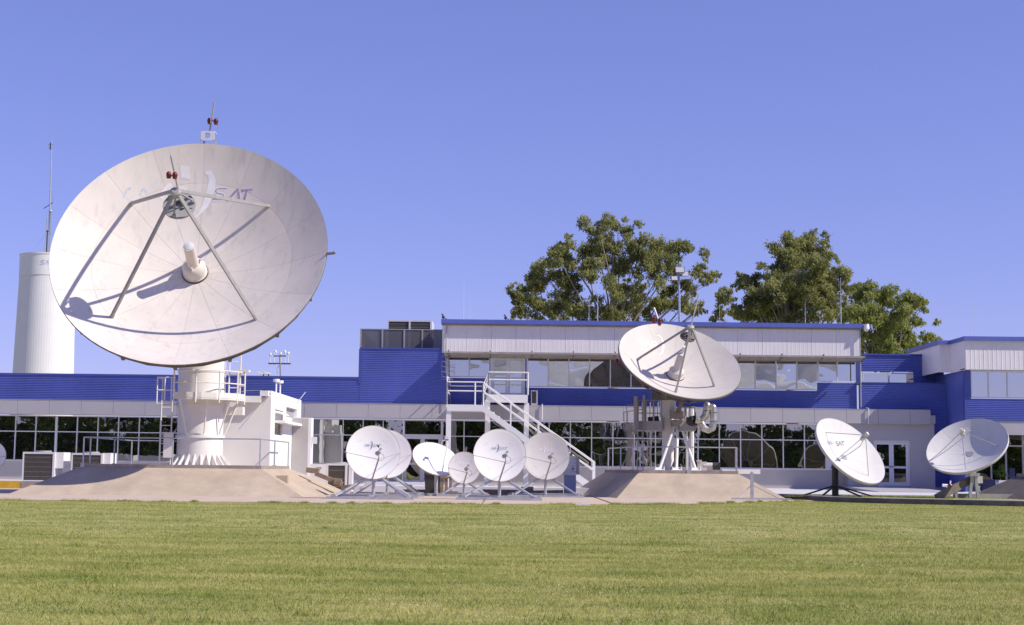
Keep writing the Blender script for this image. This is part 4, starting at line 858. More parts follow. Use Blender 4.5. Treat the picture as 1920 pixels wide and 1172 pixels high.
# two mesh-strut dishes on the terrace at right
def tri_dish(c, n, R, dep, lab, focal, feet, dm, mats, rot, cable=True):
    r = thing('satellite_dish', lab, 'satellite dish', (c.x, c.y+.4, .155)); Fm = frame(n, c-n*dep)
    q = MB(Fm); q.lathe([(R-.004,dep-.01),(R+.012,dep+.004),(R+.02,dep-.03),(R+.012,dep-.10),(R-.01,dep-.10)], 64, caps=False); rf_ = mk('reflector', q, M['dishold'], r)
    for i in range(8):
        p = MB(Fm); sector(p, R, dep, .13, R, rot+2*pi*i/8, rot+2*pi*(i+1)/8, 6, 7, gap=.0022); backdark(mk('panel', p, M[dm], rf_, smooth=True), n)
    q = MB(Fm); q.lathe([(.001,.02),(.14,.02),(.14,.0)], 20, caps=False); mk('vertex_plate', q, M['grey'], rf_)
    if mats: logo(rf_, Fm, lambda x, y: dep*(x*x+y*y)/R**2, -.12, .62, .17, mats, wt=.2)
    fpt = Vector((0,0,focal))
    for t in feet:
        q = MB(Fm); q.tube((.72*R*math.cos(t),.72*R*math.sin(t),dep*.52), fpt+Vector((.05*math.cos(t),.05*math.sin(t),0)), .014, n=6); mk('strut', q, M['grey'], r)
    q = MB(Fm); q.lathe([(.07,focal-.22),(.10,focal-.12),(.10,focal-.05),(.06,focal),(.06,focal+.18)], 14); q.box(-.05,.12,-.05,.05,focal+.02,focal+.12); mk('feed_horn', q, M['dishold'], r, smooth=True)
    if cable: q = MB(Fm); q.path([(.05,0,focal+.15),(.14,.1,focal+.12),(.2,.2,focal),(.12,.22,focal-.15)], .008, n=4); mk('cable', q, M['dishold'], r)
    q = MB(Fm)
    for i in range(8):
        t = rot+2*pi*i/8; q.tube((.3*math.cos(t),.3*math.sin(t),-.12), (R*.95*math.cos(t),R*.95*math.sin(t),dep*.9-.07), .022, n=6)
    q.lathe([(.3,-.2),(.3,-.04)], 14); mk('back_ribs', q, M['grey'], r)
    return r, Fm
k7 = 58/51; c7 = at(1595,844.6,58.0); n7 = Vector((.485,-.608,.628)).normalized(); R7 = 1.418*k7
r7, F7 = tri_dish(c7, n7, R7, .42, 'white dish on a dark post with guy legs before the glass entrance', 1.30, (rad(20),rad(115),rad(200),rad(290)), 'dishold', ('txt_ghost','txt_white','txt_grey'), rad(22.5), cable=False)
px7 = X(1566,58.6,910); q = B(); q.tube((px7,58.6,.15), (px7,58.6,c7.z-.2), .13, n=14); post7 = mk('post', q, M['dark'], r7)
q = B(); q.hexa([(px7-.14,58.45,c7.z-.7),(px7+.14,58.45,c7.z-.7),(px7+.14,58.75,c7.z-.7),(px7-.14,58.75,c7.z-.7)], [c7-n7*.66+Vector((sx_*.2,0,sy_*.25)) for sx_, sy_ in ((-1,-1),(1,-1),(1,1),(-1,1))]); mk('mount', q, M['dark'], r7)
for dx, dy in ((-1.35,-.2),(-.75,-1.0),(.75,-1.2),(1.4,-.5),(.3,1.2)):
    q = B(); q.bar((px7,58.6,Z(1566,910,58.6)), (px7+dx,58.6+dy,.16), .05, .06); mk('guy_leg', q, M['dark'], r7)
c8 = at(1813,834.8,57.0); n8 = Vector((-.427,-.526,.735)).normalized(); R8 = 1.38*57/51
r8, F8 = tri_dish(c8, n8, R8, .46, 'old white dish half in its own shadow on a tilted-beam stand', 1.12, (rad(10),rad(100),rad(190),rad(280)), 'dishold', None, rad(10))
px8 = X(1824,57.4,900)
q = B(); q.tube((px8,57.4,.7), (px8,57.4,c8.z-.35), .11, n=12); q.hexa([(px8-.2,57.2,c8.z-.9),(px8+.1,57.2,c8.z-.9),(px8+.1,57.6,c8.z-.9),(px8-.2,57.6,c8.z-.9)], [c8-n8*.66+Vector((sx_*.25,0,sy_*.25)) for sx_, sy_ in ((-1,-1),(1,-1),(1,1),(-1,1))]); mk('post', q, M['galv'], r8)
q = B()
for dx in (-.16, .16): q.bar((px8+dx*.4,57.3,1.05), (px8+dx,57.3,.16), .12, .10)
q.box(px8-.16, px8+.2, 57.15, 57.5, 1.0, 1.12); mk('trestle', q, M['galv'], r8)
q = B(); q.bar(at(1756,934,57.0), at(1822,898,57.6), .16, .28); mk('ground_beam', q, M['brownsteel'], r8)
q = B(); q.box(X(1788,57.7), X(1899,57.7), 57.62, 57.85, Z(1850,935,57.7), Z(1850,926,57.7)); q.box(X(1786,57.5), X(1791,57.5), 57.3, 57.6, .155, Z(1788,916,57.5)); mk('ground_beam', q, M['grey'], r8)
q = B(); q.path([at(1828,905,57.3), at(1835,913,57.3), at(1838,923,57.3)], .012, n=5); q.path([at(1838,912,57.3), at(1835,914,57.3)], .012, n=5); q.box(px8+.1, px8+.35, 57.3, 57.5, Z(1832,906,57.4), Z(1832,893,57.4)); mk('actuator', q, M['dishold'], r8)
# third mound at the right edge, its shade put into a dark base colour
mr = mound('concrete_mound', 'concrete mound in a colour darkened for shade, cut off at the right end of the terrace', [(20.6,55.6),(26,55.6),(26,61),(20.6,61)], [(18.75,54.0),(28,54.0),(28,62.5),(18.75,62.5)], 1.0, mt='darkkerb_moundshade')

# ------------------------------------------------------------------ external staircase
SY0, SY1 = 66.6, 67.8
st = thing('external_staircase', 'white steel outside staircase with landing climbing to the upper double door', 'staircase', (X(970,67), 67.5, .3))
zl_ = Z(870,759,SY0); zp_ = Z(952,741,68.4); xla, xlb = X(838,SY0,760), X(905,SY0,760); xe = X(1108,SY0,900)
for Y in (SY0, SY1):
    q = B(); a = Vector((xlb, Y, zl_-.14)); b = Vector((xe, Y, .32)); q.hexa([(a.x,Y-.03,a.z-.14),(b.x-.25,Y-.03,.32),(b.x-.25,Y+.03,.32),(a.x,Y+.03,a.z-.14)], [(a.x,Y-.03,a.z+.14),(b.x+.1,Y-.03,.32+.1),(b.x+.1,Y+.03,.32+.1),(a.x,Y+.03,a.z+.14)]); mk('stringer', q, M['white'], st)
nst = 20
for i in range(nst):
    t = (i+.6)/nst; x_ = xlb+(xe-xlb)*t; z_ = zl_-.02+(.32-zl_)*t; q = B(); q.box(x_-.14, x_+.14, SY0+.035, SY1-.035, z_-.04, z_); mk('tread', q, M['white'], st)
q = B(); q.box(xla, xlb, SY0-.03, 69.6, zl_-.05, zl_); q.box(xla, xlb, SY0-.035, SY0+.03, zl_-.28, zl_-.051); q.box(xla, xlb, SY1-.03, SY1+.03, zl_-.28, zl_-.051); q.box(xla, xla+.06, SY0+.031, 69.6, zl_-.28, zl_-.051)
for k in range(8): q.box(xla+.08+k*.2, xla+.13+k*.2, SY0+.04, SY1-.04, zl_-.2, zl_-.06)
mk('landing', q, M['white'], st)
xpa, xpb = X(916,68.4,745), X(989.5,68.4,745)
q = B(); q.box(xpa, xpb, SY1+.1, 69.9, zp_-.05, zp_); q.box(xpa, xpb, SY1+.09, SY1+.16, zp_-.36, zp_-.051); q.box(xpb-.08, xpb, SY1+.161, 69.9, zp_-.36, zp_-.051)
for k in range(9): q.box(xpa+.1+k*.19, xpa+.14+k*.19, SY1+.17, 69.9, zp_-.15, zp_-.052)
mk('top_platform', q, M['white'], st)
for Y in (SY1+.12, 69.5):
    q = B(); q.hexa([(xlb-.05,Y-.03,zl_-.25),(xpa,Y-.03,zp_-.33),(xpa,Y+.03,zp_-.33),(xlb-.05,Y+.03,zl_-.25)], [(xlb-.05,Y-.03,zl_-.002),(xpa,Y-.03,zp_-.02),(xpa,Y+.03,zp_-.02),(xlb-.05,Y+.03,zl_-.002)]); mk('stringer', q, M['white'], st)
for i in range(3):
    t = (i+.5)/3; x_ = xlb+(xpa-xlb)*t; z_ = zl_+(zp_-zl_)*(i+1)/3.6; q = B(); q.box(x_-.12, x_+.12, SY1+.16, 69.46, z_-.04, z_); mk('tread', q, M['white'], st)
for (px, Y, zt_) in ((841,SY0+.08,zl_-.281),(841,69.4,zl_-.281),(914,SY1+.2,zp_-.37),(987,SY1+.2,zp_-.37)):
    x_ = X(px, Y, 800); q = B(); q.box(x_-.11, x_+.11, Y-.06, Y+.06, .28, zt_); mk('column', q, M['white'], st)
def srail(pts, hs=(.5, 1.0), r=.03):
    for h in hs:
        q = B(); q.path([Vector(p)+Vector((0,0,h)) for p in pts], r); mk('handrail', q, M['white'], st)
    for p in pts: q = B(); q.tube(p, Vector(p)+Vector((0,0,hs[-1])), .035); mk('rail_post', q, M['white'], st)
def mids(a, b, n): a, b = Vector(a), Vector(b); return [a+(b-a)*i/n for i in range(n+1)]
fa, fb_ = (xlb,SY0,zl_), (xe+.15,SY0,.42)
srail(mids(fa, fb_, 4), (.62,1.0)); srail(mids((xlb,SY1,zl_), (xe+.15,SY1,.42), 4), (.62,1.0))
srail([(xla,SY0,zl_),(xla+1.25,SY0,zl_),fa], (.62,1.02)); srail([(xla,SY0,zl_),(xla,69.5,zl_)], (.6,1.25))
srail([(xla,69.5,zl_),(xlb,69.5,zl_),(xpa,69.5,zp_)], (1.0,))
srail([(xlb,SY1+.12,zl_),(xpa,SY1+.12,zp_)], (.55,.75,1.0)); srail([(xpa,SY1+.12,zp_),(xpb,SY1+.12,zp_),(xpb,69.8,zp_)], (.68,1.02))

# ------------------------------------------------------------------ air conditioners and small equipment
def aircon(x0, x1, y0, y1, z0, z1, label, side=True, group=None, fans=2, slats=5):
    r = thing('air_conditioner', label, 'air conditioner', ((x0+x1)/2, (y0+y1)/2, z0), group)
    q = B(); t = .06
    q.box(x0, x1, y0+.03, y1, z0, z1); bd = mk('casing', q, M['alu'], r)
    q = B(); q.box(x0, x0+t, y0-.02, y0+.028, z0, z1); q.box(x1-t*1.4, x1, y0-.02, y0+.028, z0, z1); q.box(x0+t, x1-t*1.4, y0-.018, y0+.028, z1-t*1.4, z1); q.box(x0+t, x1-t*1.4, y0-.018, y0+.028, z0, z0+t*.6); mk('front_frame', q, M['alu'], r)
    q = B(); q.box(x0+t, x1-t*1.4, y0+.005, y0+.029, z0+t*.6, z1-t*1.4); gr = mk('grille', q, M['grille'], r)
    for i in range(slats):
        zz = z0+.08+(z1-z0-.2)*(i+.5)/slats; q = B(); q.box(x0+t, x1-t*1.4, y0-.004, y0+.004, zz-.012, zz+.012); mk('slat', q, M['brownsteel'], gr)
    for i in range(fans):
        xf = x0+(x1-x0)*(i+.5)/fans; q = B(); q.tube((xf,(y0+y1)/2,z1), (xf,(y0+y1)/2,z1+.06), min(.35,(x1-x0)/fans*.4), n=20); mk('fan_ring', q, M['grey'], r)
    return r
ay0 = 63.6
a1 = aircon(X(44,ay0), X(104,ay0), ay0, ay0+1.2, .33, Z(75,847.5,ay0), 'cream and white box air conditioner beside the yellow kerb', fans=1)
q = B(); q.box(X(104,ay0)+.002, X(119,ay0), ay0+.1, ay0+1.1, Z(110,878,ay0), Z(110,848,ay0)); mk('service_box', q, M['white'], a1)
a2 = aircon(X(135,ay0), X(194,ay0), ay0, ay0+1.2, .33, Z(165,849.5,ay0), 'box air conditioner half hidden by the wide mound slope', fans=1)
q = B(); q.box(X(194,ay0)+.002, X(207,ay0), ay0+.1, ay0+1.1, Z(200,872,ay0), Z(200,849.5,ay0)); mk('service_box', q, M['white'], a2)
a3 = aircon(X(614,61.5), X(652,61.5), 61.5, 62.6, .03, Z(630,869,61.5), 'air conditioner with black grille behind timber at the mound foot', fans=1, slats=3)
q = B(); q.box(X(583,61.5), X(613.5,61.5), 61.45, 62.5, .03, Z(600,870,61.5)); mk('casing', q, M['wall'], a3); q = B(); q.box(X(594,61.4), X(604,61.4), 61.41, 61.448, Z(600,878.5,61.4), Z(600,876,61.4)); mk('vent', q, M['grey'], a3)
q = B(); q.box(X(655,61.6), X(661,61.6), 61.6, 62.3, .03, Z(658,869,61.6)); mk('side_panel', q, M['alu'], a3)
zr0 = z_rais-.08
a4 = aircon(X(722,72), X(806,72), 72, 74, zr0+.15, Z(765,600,72), 'big twin-fan air conditioner on the roof behind the dark screen', fans=2, slats=8)
q = B(); xm = (X(722,72)+X(806,72))/2; q.box(xm-.04, xm+.04, 71.95, 72.02, zr0+.15, Z(765,600,72)-.05); mk('divider', q, M['alu'], a4)
q = B(); q.box(X(722,72)+.1, X(806,72)-.1, 72.2, 73.8, zr0, zr0+.15); mk('plinth', q, M['grey'], a4)
sc = thing('roof_screen', 'dark perforated screen fencing the roof terrace', 'screen', (X(750,70.1), 70.2, z_rais))
zs0, zs1 = z_rais+.02, Z(750,617,70.1)
xs_ = [X(676.5,70.1,630), X(717,70.1,630), X(758,70.1,630), X(792,70.1,630), x_b0-.02]
for a, b in zip(xs_, xs_[1:]):
    q = B(); q.box(a+.03, b-.03, 70.09, 70.1, zs0, zs1-.04); mk('screen_panel', q, M['screen'], sc)
for x_ in xs_: q = B(); q.box(x_-.035, x_+.035, 70.06, 70.13, zs0, zs1); mk('post', q, M['grey'], sc)
q = B(); q.box(xs_[0]+.036, xs_[-1]-.036, 70.065, 70.125, zs1-.04, zs1); mk('top_rail', q, M['grey'], sc)
for i in range(3):
    q = B(); q.box(xs_[0]-.01, xs_[0], 70.2+i*2.5, 72.6+i*2.5, zs0, zs1-.05); mk('screen_panel', q, M['screen'], sc); q = B(); q.box(xs_[0]-.03, xs_[0]+.03, 72.62+i*2.5, 72.68+i*2.5, zs0, zs1); mk('post', q, M['grey'], sc)
q = B(); q.box(X(708,72), X(718,72), 72.3, 72.6, zr0, Z(712,620,72)); q.tube((X(705,72),72.2,zr0), (X(705,72),72.2,Z(705,618,72)), .06); tag(mk('roof_pipes', q, M['galv'], org=(X(710,72),72.4,zr0)), 'vertical grey pipes beside the roof air conditioner', 'pipes')
# wall unit on the ledge
wy = FY+.15
r = thing('air_conditioner', 'small wall-side air conditioner standing on the ledge beside the stair platform', 'air conditioner', (X(1001,wy),wy+.2,z_ft+.03))
q = B(); q.box(X(995,wy), X(1007.5,wy), wy, wy+.5, z_ft+.03, Z(1001,732,wy)); mk('casing', q, M['alu'], r); q = B(); q.box(X(996.3,wy), X(1004.5,wy), wy-.012, wy-.001, Z(1001,756,wy), Z(1001,734,wy)); mk('grille', q, M['grille'], r)
# TV aerial
ya_ = UY-.25; x_ = X(838,ya_,700); r = thing('tv_aerial', 'white wire television aerial fixed at the corner above the stairs', 'aerial', (x_, ya_, Z(838,745,ya_)))
q = B(); q.tube((x_,ya_,zl_), (x_,ya_,Z(838,672,ya_)), .022); mk('mast', q, M['white'], r)
for k, py in enumerate((679,688,698,707)): q = B(); q.tube(at(829,py-2,ya_-.1), at(849,py+5,ya_), .010, n=5); mk('dipole', q, M['alu'], r)
q = B(); q.path([at(828.5,677,ya_+.15), at(828.5,711,ya_+.15), at(849,711,ya_+.15), at(849,678,ya_+.15), at(828.5,677,ya_+.15)], .006, n=4)
for k in range(7): q.tube(at(838,680+k*4.5,ya_+.15), at(849,680+k*4.5,ya_+.15), .004, n=4)
mk('wire_grid', q, M['alu'], r)
# roof sensor mast
ym = 73; r = thing('sensor_mast', 'grey roof mast with crossarms holding white mushroom-shaped sensors', 'mast', (X(524,ym), ym, z_par-.25))
q = B(); q.tube((X(524,ym),ym,z_par-.25), at(525,669,ym), .045); q.path([at(521,702,ym), at(519,692,ym), at(523,686,ym)], .012, n=5); mk('pole', q, M['grey'], r)
q = B(); q.bar(at(503,681.5,ym), at(545,682,ym), .06, .06); mk('crossarm', q, M['dark'], r)
q = B(); q.bar(at(514,667.5,ym), at(536,667.5,ym), .05, .05); mk('crossarm', q, M['dark'], r)
for px, pt, pb_ in ((507,664,685),(514,662,684),(516.5,659,672),(526.5,663,684),(534,659,685),(540.5,662,684)):
    q = B(); q.tube(at(px,pb_,ym), at(px,pt,ym), .02, n=6); q.tube(at(px,pt+3,ym), at(px,pt,ym), .06, .07, n=10); q.ball(at(px,pt,ym), .07, sz=.9); mk('sensor', q, M['white'], r)
for px, w_ in ((494,.34),(503.5,.28)):
    p = at(px, 702, 71); r = thing('floodlight', ('larger' if px < 500 else 'smaller')+' of two grey floodlights on the blue parapet beside the sensor mast', 'floodlight', p, 'parapet floodlights'); q = B(); q.hexa([p+Vector((-w_/2,-.15,0)), p+Vector((w_/2,-.15,-.0)), p+Vector((w_/2,.15,0)), p+Vector((-w_/2,.15,0))], [p+Vector((-w_/2-.15,-.1,.16)), p+Vector((w_/2-.12,-.1,.1)), p+Vector((w_/2-.12,.1,.1)), p+Vector((-w_/2-.15,.1,.16))]); mk('lamp_housing', q, M['dishold'], r); q = B(); q.tube(p-Vector((0,0,.5)), p, .03); mk('bracket', q, M['dark'], r)
# floodlight pole behind the main roof
yp = 77; r = thing('floodlight_pole', 'tall slim pole with floodlights rising behind the upper roof', 'floodlight pole', (X(1273.5,yp), yp, z_eave))
q = B(); q.tube((X(1274.5,yp,600),yp,z_eave-.05), at(1273,515,yp), .07, .05, n=10); mk('pole', q, M['galv'], r)
for px, py, w_, h in ((1274,506,.42,.3),(1284,514,.3,.25),(1264,522,.3,.22)):
    p = at(px,py,yp); q = B(); q.hexa([p+Vector((-w_*.6,-.2,-h*.6)), p+Vector((w_*.6,-.2,-h*.6)), p+Vector((w_*.5,.2,-h*.4)), p+Vector((-w_*.5,.2,-h*.4))], [p+Vector((-w_*.6,-.14,h*.5)), p+Vector((w_*.6,-.14,h*.5)), p+Vector((w_*.4,.2,h*.3)), p+Vector((-w_*.4,.2,h*.3))]); fl_ = mk('floodlight', q, M['brownsteel'], r)
    q = B(); q.hexa([p+Vector((-w_*.5,-.215,-h*.5)), p+Vector((w_*.5,-.215,-h*.5)), p+Vector((w_*.5,-.205,-h*.5)), p+Vector((-w_*.5,-.205,-h*.5))], [p+Vector((-w_*.5,-.16,h*.4)), p+Vector((w_*.5,-.16,h*.4)), p+Vector((w_*.5,-.15,h*.4)), p+Vector((-w_*.5,-.15,h*.4))]); mk('lens', q, M['dishold'], fl_)
q = B(); q.bar(at(1264,520,yp), at(1286,512,yp), .05, .05); mk('crossarm', q, M['dark'], r)
for px, pt, pb_, Y, rr, lb in ((870,528,603,76,.012,'taller thin whip antenna on the upper roof above the outside stairs'),(882,560,603,76,.008,'shorter hair-thin whip antenna on the upper roof above the outside stairs'),(1104.5,560,605,76,.010,'shorter whip antenna of the pair in front of the broad eucalyptus'),(1121,530,605,76,.014,'taller whip antenna of the pair in front of the broad eucalyptus'),(1310,560,608,78,.007,'hair-thin whip antenna beside the floodlight pole on the upper roof'),(1349,570,608,76,.009,'short whip antenna on the roof between the two larger eucalyptus crowns'),(1509.5,566,611,76,.012,'short whip antenna in front of the dense twin-topped eucalyptus'),(1576,520,612,76,.014,'tall whip antenna on the roof nearest the security camera')):
    zb = z_eave-.02; tp = at(px, pt, Y); q = B(); q.tube((tp.x,Y,zb), (tp.x,Y,zb+(tp.z-zb)*.5), rr*1.5, n=6); q.tube((tp.x,Y,zb+(tp.z-zb)*.5), tp, rr, rr*.5, n=6); q.tube((tp.x,Y,zb), (tp.x,Y,zb+.12), .04, n=8)
    tag(mk('whip_antenna', q, M['alu'], org=(tp.x,Y,zb)), lb, 'antenna', 'whip antennas on the upper roof')
tp = at(1827,566,70); q = B(); q.tube((tp.x,70,az1+.05), tp, .012, .006, n=6); q.tube((tp.x,70,az1+.05), (tp.x,70,az1+.2), .04); tag(mk('whip_antenna', q, M['alu'], org=(tp.x,70,az1)), 'thin whip antenna standing on the right wing roof', 'antenna')
# security camera
p = at(1622,613,UY-.2); r = thing('security_camera', 'white dome security camera on the upper roof corner', 'security camera', p)
q = B(); q.box(x_b1+.06, p.x+.1, UY-.16, UY-.06, p.z+.06, p.z+.13); mk('arm', q, M['dishold'], r); q = B(); q.tube(p+Vector((.06,0,-.1)), p+Vector((.06,0,.12)), .14, .12, n=16); q.ball(p+Vector((.06,0,-.1)), .12); mk('dome', q, M['dishwhite'], r, smooth=True)
for px, py in ((831,597.5),(948,597.5)):
    p = at(px, py+3, UY-.1); p.z = z_eave; q = B(); q.ball(p+Vector((0,0,.11)), .07, sz=1.3); q.ball(p+Vector((-.04,0,.23)), .04); q.bar(p+Vector((.02,0,.08)), p+Vector((.16,0,.02)), .05, .03); q.tube(p, p+Vector((0,0,.06)), .012); q.tube(p+Vector((-.07,0,.23)), p+Vector((-.11,0,.22)), .012, .003)
    tag(mk('bird', q, M['dark'], org=p, smooth=True), 'dark pigeon perched at the left corner of the upper roof' if px < 900 else 'dark pigeon perched on the upper roof edge before the tree', 'bird')

# cabinet, timber, bins, planter, stake, valve
cy_ = 60.6; r = thing('electrical_cabinet', 'pale grey electrical cabinet on a blue-grey pedestal beside the stair foot', 'cabinet', (X(1072,cy_), cy_, .025))
q = B(); q.box(X(1058.5,cy_), X(1080.5,cy_), cy_, cy_+.4, .02, Z(1070,891,cy_)); mk('pedestal', q, M['cabblue'], r)
q = B(); q.box(X(1056,cy_), X(1080.3,cy_), cy_-.08, cy_+.45, Z(1070,890.8,cy_), Z(1070,855,cy_)); mk('body', q, M['dishgrey'], r)
q = B(); q.box(X(1080.5,cy_), X(1086.3,cy_), cy_-.07, cy_+.45, Z(1083,890,cy_), Z(1083,856,cy_)); mk('door', q, M['plaster'], r)
for py in (860,868,884): q = B(); q.box(X(1077.5,cy_), X(1079.2,cy_), cy_-.1, cy_-.082, Z(1078,py+1,cy_), Z(1078,py,cy_)); mk('hinge', q, M['dark'], r)
for py, mt in ((874.5,'txt_ghost'),(879,'red'),(883.5,'txt_ghost')): q = B(); q.box(X(1072,cy_), X(1076.5,cy_), cy_-.086, cy_-.081, Z(1074,py+1.5,cy_), Z(1074,py-1,cy_)); mk('label_plate', q, M[mt], r)
q = B(); q.ball((X(1070.5,cy_),cy_+.2,Z(1070,853,cy_)), .08); q.tube((X(1070.5,cy_),cy_+.2,Z(1070,856,cy_)), (X(1070.5,cy_),cy_+.2,Z(1070,853,cy_)), .075); mk('warning_lamp', q, M['yellow'], r, smooth=True)
TB = [((592,888),(642,908),58.5,.16,'long old timber sleeper lying along the foot of the wide mound'), ((627,902),(640,905),58.3,.24,'short timber block on top of the sleeper at the mound foot'), ((575,881),(598,884),59.0,.2,'short timber offcut on the slope below the white cabinet'),
      ((640,915),(664,913),57.2,.2,'grey timber end behind the front dish braces'), ((740,921),(800,921),61.2,.22,'low timber beam behind the overlapping white dishes'), ((763,912),(772,913),60.8,.26,'small upright timber block beside the white step'),
      ((815,918),(829,918),60.2,.3,'pale timber block left of the smallest dish'), ((832,924),(858,924),59.8,.2,'pale timber beam under the smallest dish'), ((905,921),(980,922),60.8,.24,'long dark timber beam behind the lettered dish beside the smallest dish'), ((977,917),(1000,917),60.9,.3,'timber block behind the gap between two white dishes'), ((1000,923),(1056,922),60.4,.22,'long reddish timber beam behind the faded-lettering dish')]
for (pa, pb_, Y, h, lb) in TB:
    a, b = at(*pa, Y), at(*pb_, Y); zf_ = .03
    if pa[0] < 645:
        q = B(); q.bar(a, b, .35, h)
    else: q = B(); q.hexa([(a.x,Y,zf_),(b.x,Y-.05,zf_),(b.x,Y+.4,zf_),(a.x,Y+.45,zf_)], [(a.x,Y,a.z+h*.3),(b.x,Y-.05,b.z+h*.3),(b.x,Y+.4,b.z+h*.3),(a.x,Y+.45,a.z+h*.3)])
    tag(mk('timber_block', q, M['wood'], org=((a+b)/2)), lb, 'timber')
q = B(); q.hexa([(X(799,60.4),60.4,.03),(X(825,60.4),60.4,.03),(X(825,60.4),61.1,.03),(X(799,60.4),61.1,.03)], [(X(797,60.4),60.35,Z(810,891,60.4)),(X(827,60.4),60.35,Z(810,891,60.4)),(X(827,60.4),61.15,Z(810,891,60.4)),(X(797,60.4),61.15,Z(810,891,60.4))])
r = thing('black_bin', 'black plastic bin under the tipped-back dish', 'bin', (X(811,60.4),60.7,.03)); mk('body', q, M['dark'], r); q = B(); q.box(X(796,60.4), X(828,60.4), 60.3, 61.2, Z(810,891,60.4), Z(810,889.5,60.4)); mk('rim', q, M['dark'], r)
r = thing('timber_trestle', 'rough timber trestle standing beside the smallest dish', 'trestle', (X(838,60),60,.03))
for px in (830,838,846): q = B(); q.box(X(px,60)-.06, X(px,60)+.06, 59.9, 60.05, .03, Z(838,897,60)); mk('leg', q, M['wood'], r)
q = B(); q.box(X(828,60), X(849,60), 59.85, 60.15, Z(838,897,60), Z(838,893,60)); mk('top', q, M['wood'], r)
q = B(); q.box(X(690,66.2), X(798,66.2), 66.0, 68.8, .29, .43); struct('doorstep', q, M['pave'])
r = thing('flower_pot', 'white square planter with a bushy green shrub by the wing entrance', 'planter', (X(1877,66.5),66.5,.25))
q = B(); xa, xb = X(1868,66.5), X(1886,66.5); za, zb = .25, Z(1877,900.5,66.5); q.hexa([(xa+.03,66.3,za),(xb-.03,66.3,za),(xb-.03,66.7,za),(xa+.03,66.7,za)], [(xa,66.25,zb),(xb,66.25,zb),(xb,66.75,zb),(xa,66.75,zb)]); mk('pot', q, M['dishold'], r)
PLANT = (r, Vector((X(1874,66.5),66.5,Z(1874,886,66.5))), zb)
sk = Vector((X(1409.5,55.4),55.4,.025)); r = thing('mast_stub', 'short steel mast stub with braces on a flat ground bar', 'mast', sk)
q = B(); q.bar(sk+Vector((0,0,.02)), sk+Vector((0,0,1.02)), .11, .11); q.tube(sk+Vector((0,0,1.0)), sk+Vector((0,0,1.06)), .03); mk('post', q, M['galv'], r)
q = B(); q.bar(sk+Vector((-.75,0,.06)), sk+Vector((1.45,0,.06)), .12, .06); mk('ground_bar', q, M['galv'], r)
for dx in (-.52, 1.0): q = B(); q.tube(sk+Vector((0,0,.58)), sk+Vector((dx,0,.08)), .018); mk('brace', q, M['alu'] if dx < 0 else M['legs'], r)
vp = at(1776,911,62.5); r = thing('water_valve', 'small white and red water valve on a pipe near the blue wall', 'valve', (vp.x,62.5,.19))
q = B(); q.tube((vp.x,62.5,.19), (vp.x,62.5,vp.z+.02), .04); q.tube((vp.x-.2,62.5,vp.z+.02), (vp.x+.2,62.5,vp.z), .06, n=10); q.tube((vp.x+.12,62.5,vp.z), (vp.x+.14,62.5,vp.z+.22), .03); mk('pipe', q, M['dishwhite'], r)
q = B(); q.tube((vp.x+.05,62.4,vp.z), (vp.x+.05,62.33,vp.z), .08, n=12); mk('hand_wheel', q, M['red'], r)
q = B(); p = gnd(1092,947.3); q.box(p.x-.22, p.x+.22, p.y-.12, p.y+.12, .0, .045); tag(mk('drain_cover', q, M['alu'], org=p), 'small pale cover plate at the slab edge in the grass', 'cover')

# ------------------------------------------------------------------ water tower and lattice mast
WT = 108; cx_ = X(75.5,WT); zt_ = Z(82,480,WT)
r = thing('water_tower', 'white cylindrical concrete water tower rising behind the blue parapet', 'water tower', (cx_, WT, 0))
Rb = (X(131.5,WT,690)-X(22,WT,690))/2; Rt = Rb*.945
zb1 = Z(82,521,WT)
flu = MB(Tz(cx_,WT)); nfl = 72
for (za, ra, zb, rb_) in ((0,Rb*1.078,zb1,Rt*.985),):
    vs = []
    for k, (z, rr) in enumerate(((za,ra),(zb,rb_))):
        for i in range(nfl*2):
            t = pi*i/nfl; ro = rr*(1 if i % 2 else .998); vs.append((ro*math.cos(t), ro*math.sin(t), z))
    n2 = nfl*2; flu.add(vs, [(i, (i+1) % n2, n2+(i+1) % n2, n2+i) for i in range(n2)])
mk('shaft', flu, M['wall'], r)
q = MB(Tz(cx_,WT)); q.lathe([(Rt*.99,zb1-.02),(Rt*1.0,zb1),(Rt*1.0,zt_-.12),(Rt*1.015,zt_-.1),(Rt*1.015,zt_),(.1,zt_+.15)], 56, caps=False); tk = mk('tank_band', q, M['white'], r, smooth=True)
q = MB(Tz(cx_,WT)); ang0 = -pi/2
def cyl(pts, wd, rr):
    vs = []; 
    for i, p in enumerate(pts):
        a = pts[max(0,i-1)]; b = pts[min(len(pts)-1,i+1)]; d = Vector((b[0]-a[0], b[1]-a[1])).normalized(); nx, ny = -d.y, d.x
        for s_ in (-.5,.5): u_, v_ = p[0]+nx*wd*s_, p[1]+ny*wd*s_; t = ang0+u_/rr; vs.append((rr*math.cos(t), rr*math.sin(t), v_))
    return vs, [(2*i,2*i+1,2*i+3,2*i+2) for i in range(len(pts)-1)]
zc = Z(85,499,WT); off_ = X(76,WT)-cx_; hL = .30
for ch, x0 in (('S',0.0),('A',.9*hL*1.2),('T',1.8*hL*1.25)):
    for stt in GL[ch]:
        vs, fs = cyl([(off_+x0+(x+.18*y)*hL, zc+(y-.5)*hL) for x, y in stt], .055, Rt*1.004); q.add(vs, fs)
mk('lettering', q, M['txt_ghost'], tk)
q = MB(Tz(cx_,WT)); q.tube((off_+.2,-Rt*.6,zt_), (off_+.2,-Rt*.6,zt_+1.6), .05); q.ball((off_+.2,-Rt*.6,zt_+1.65), .09); mk('lamp_post', q, M['dark'], tk)
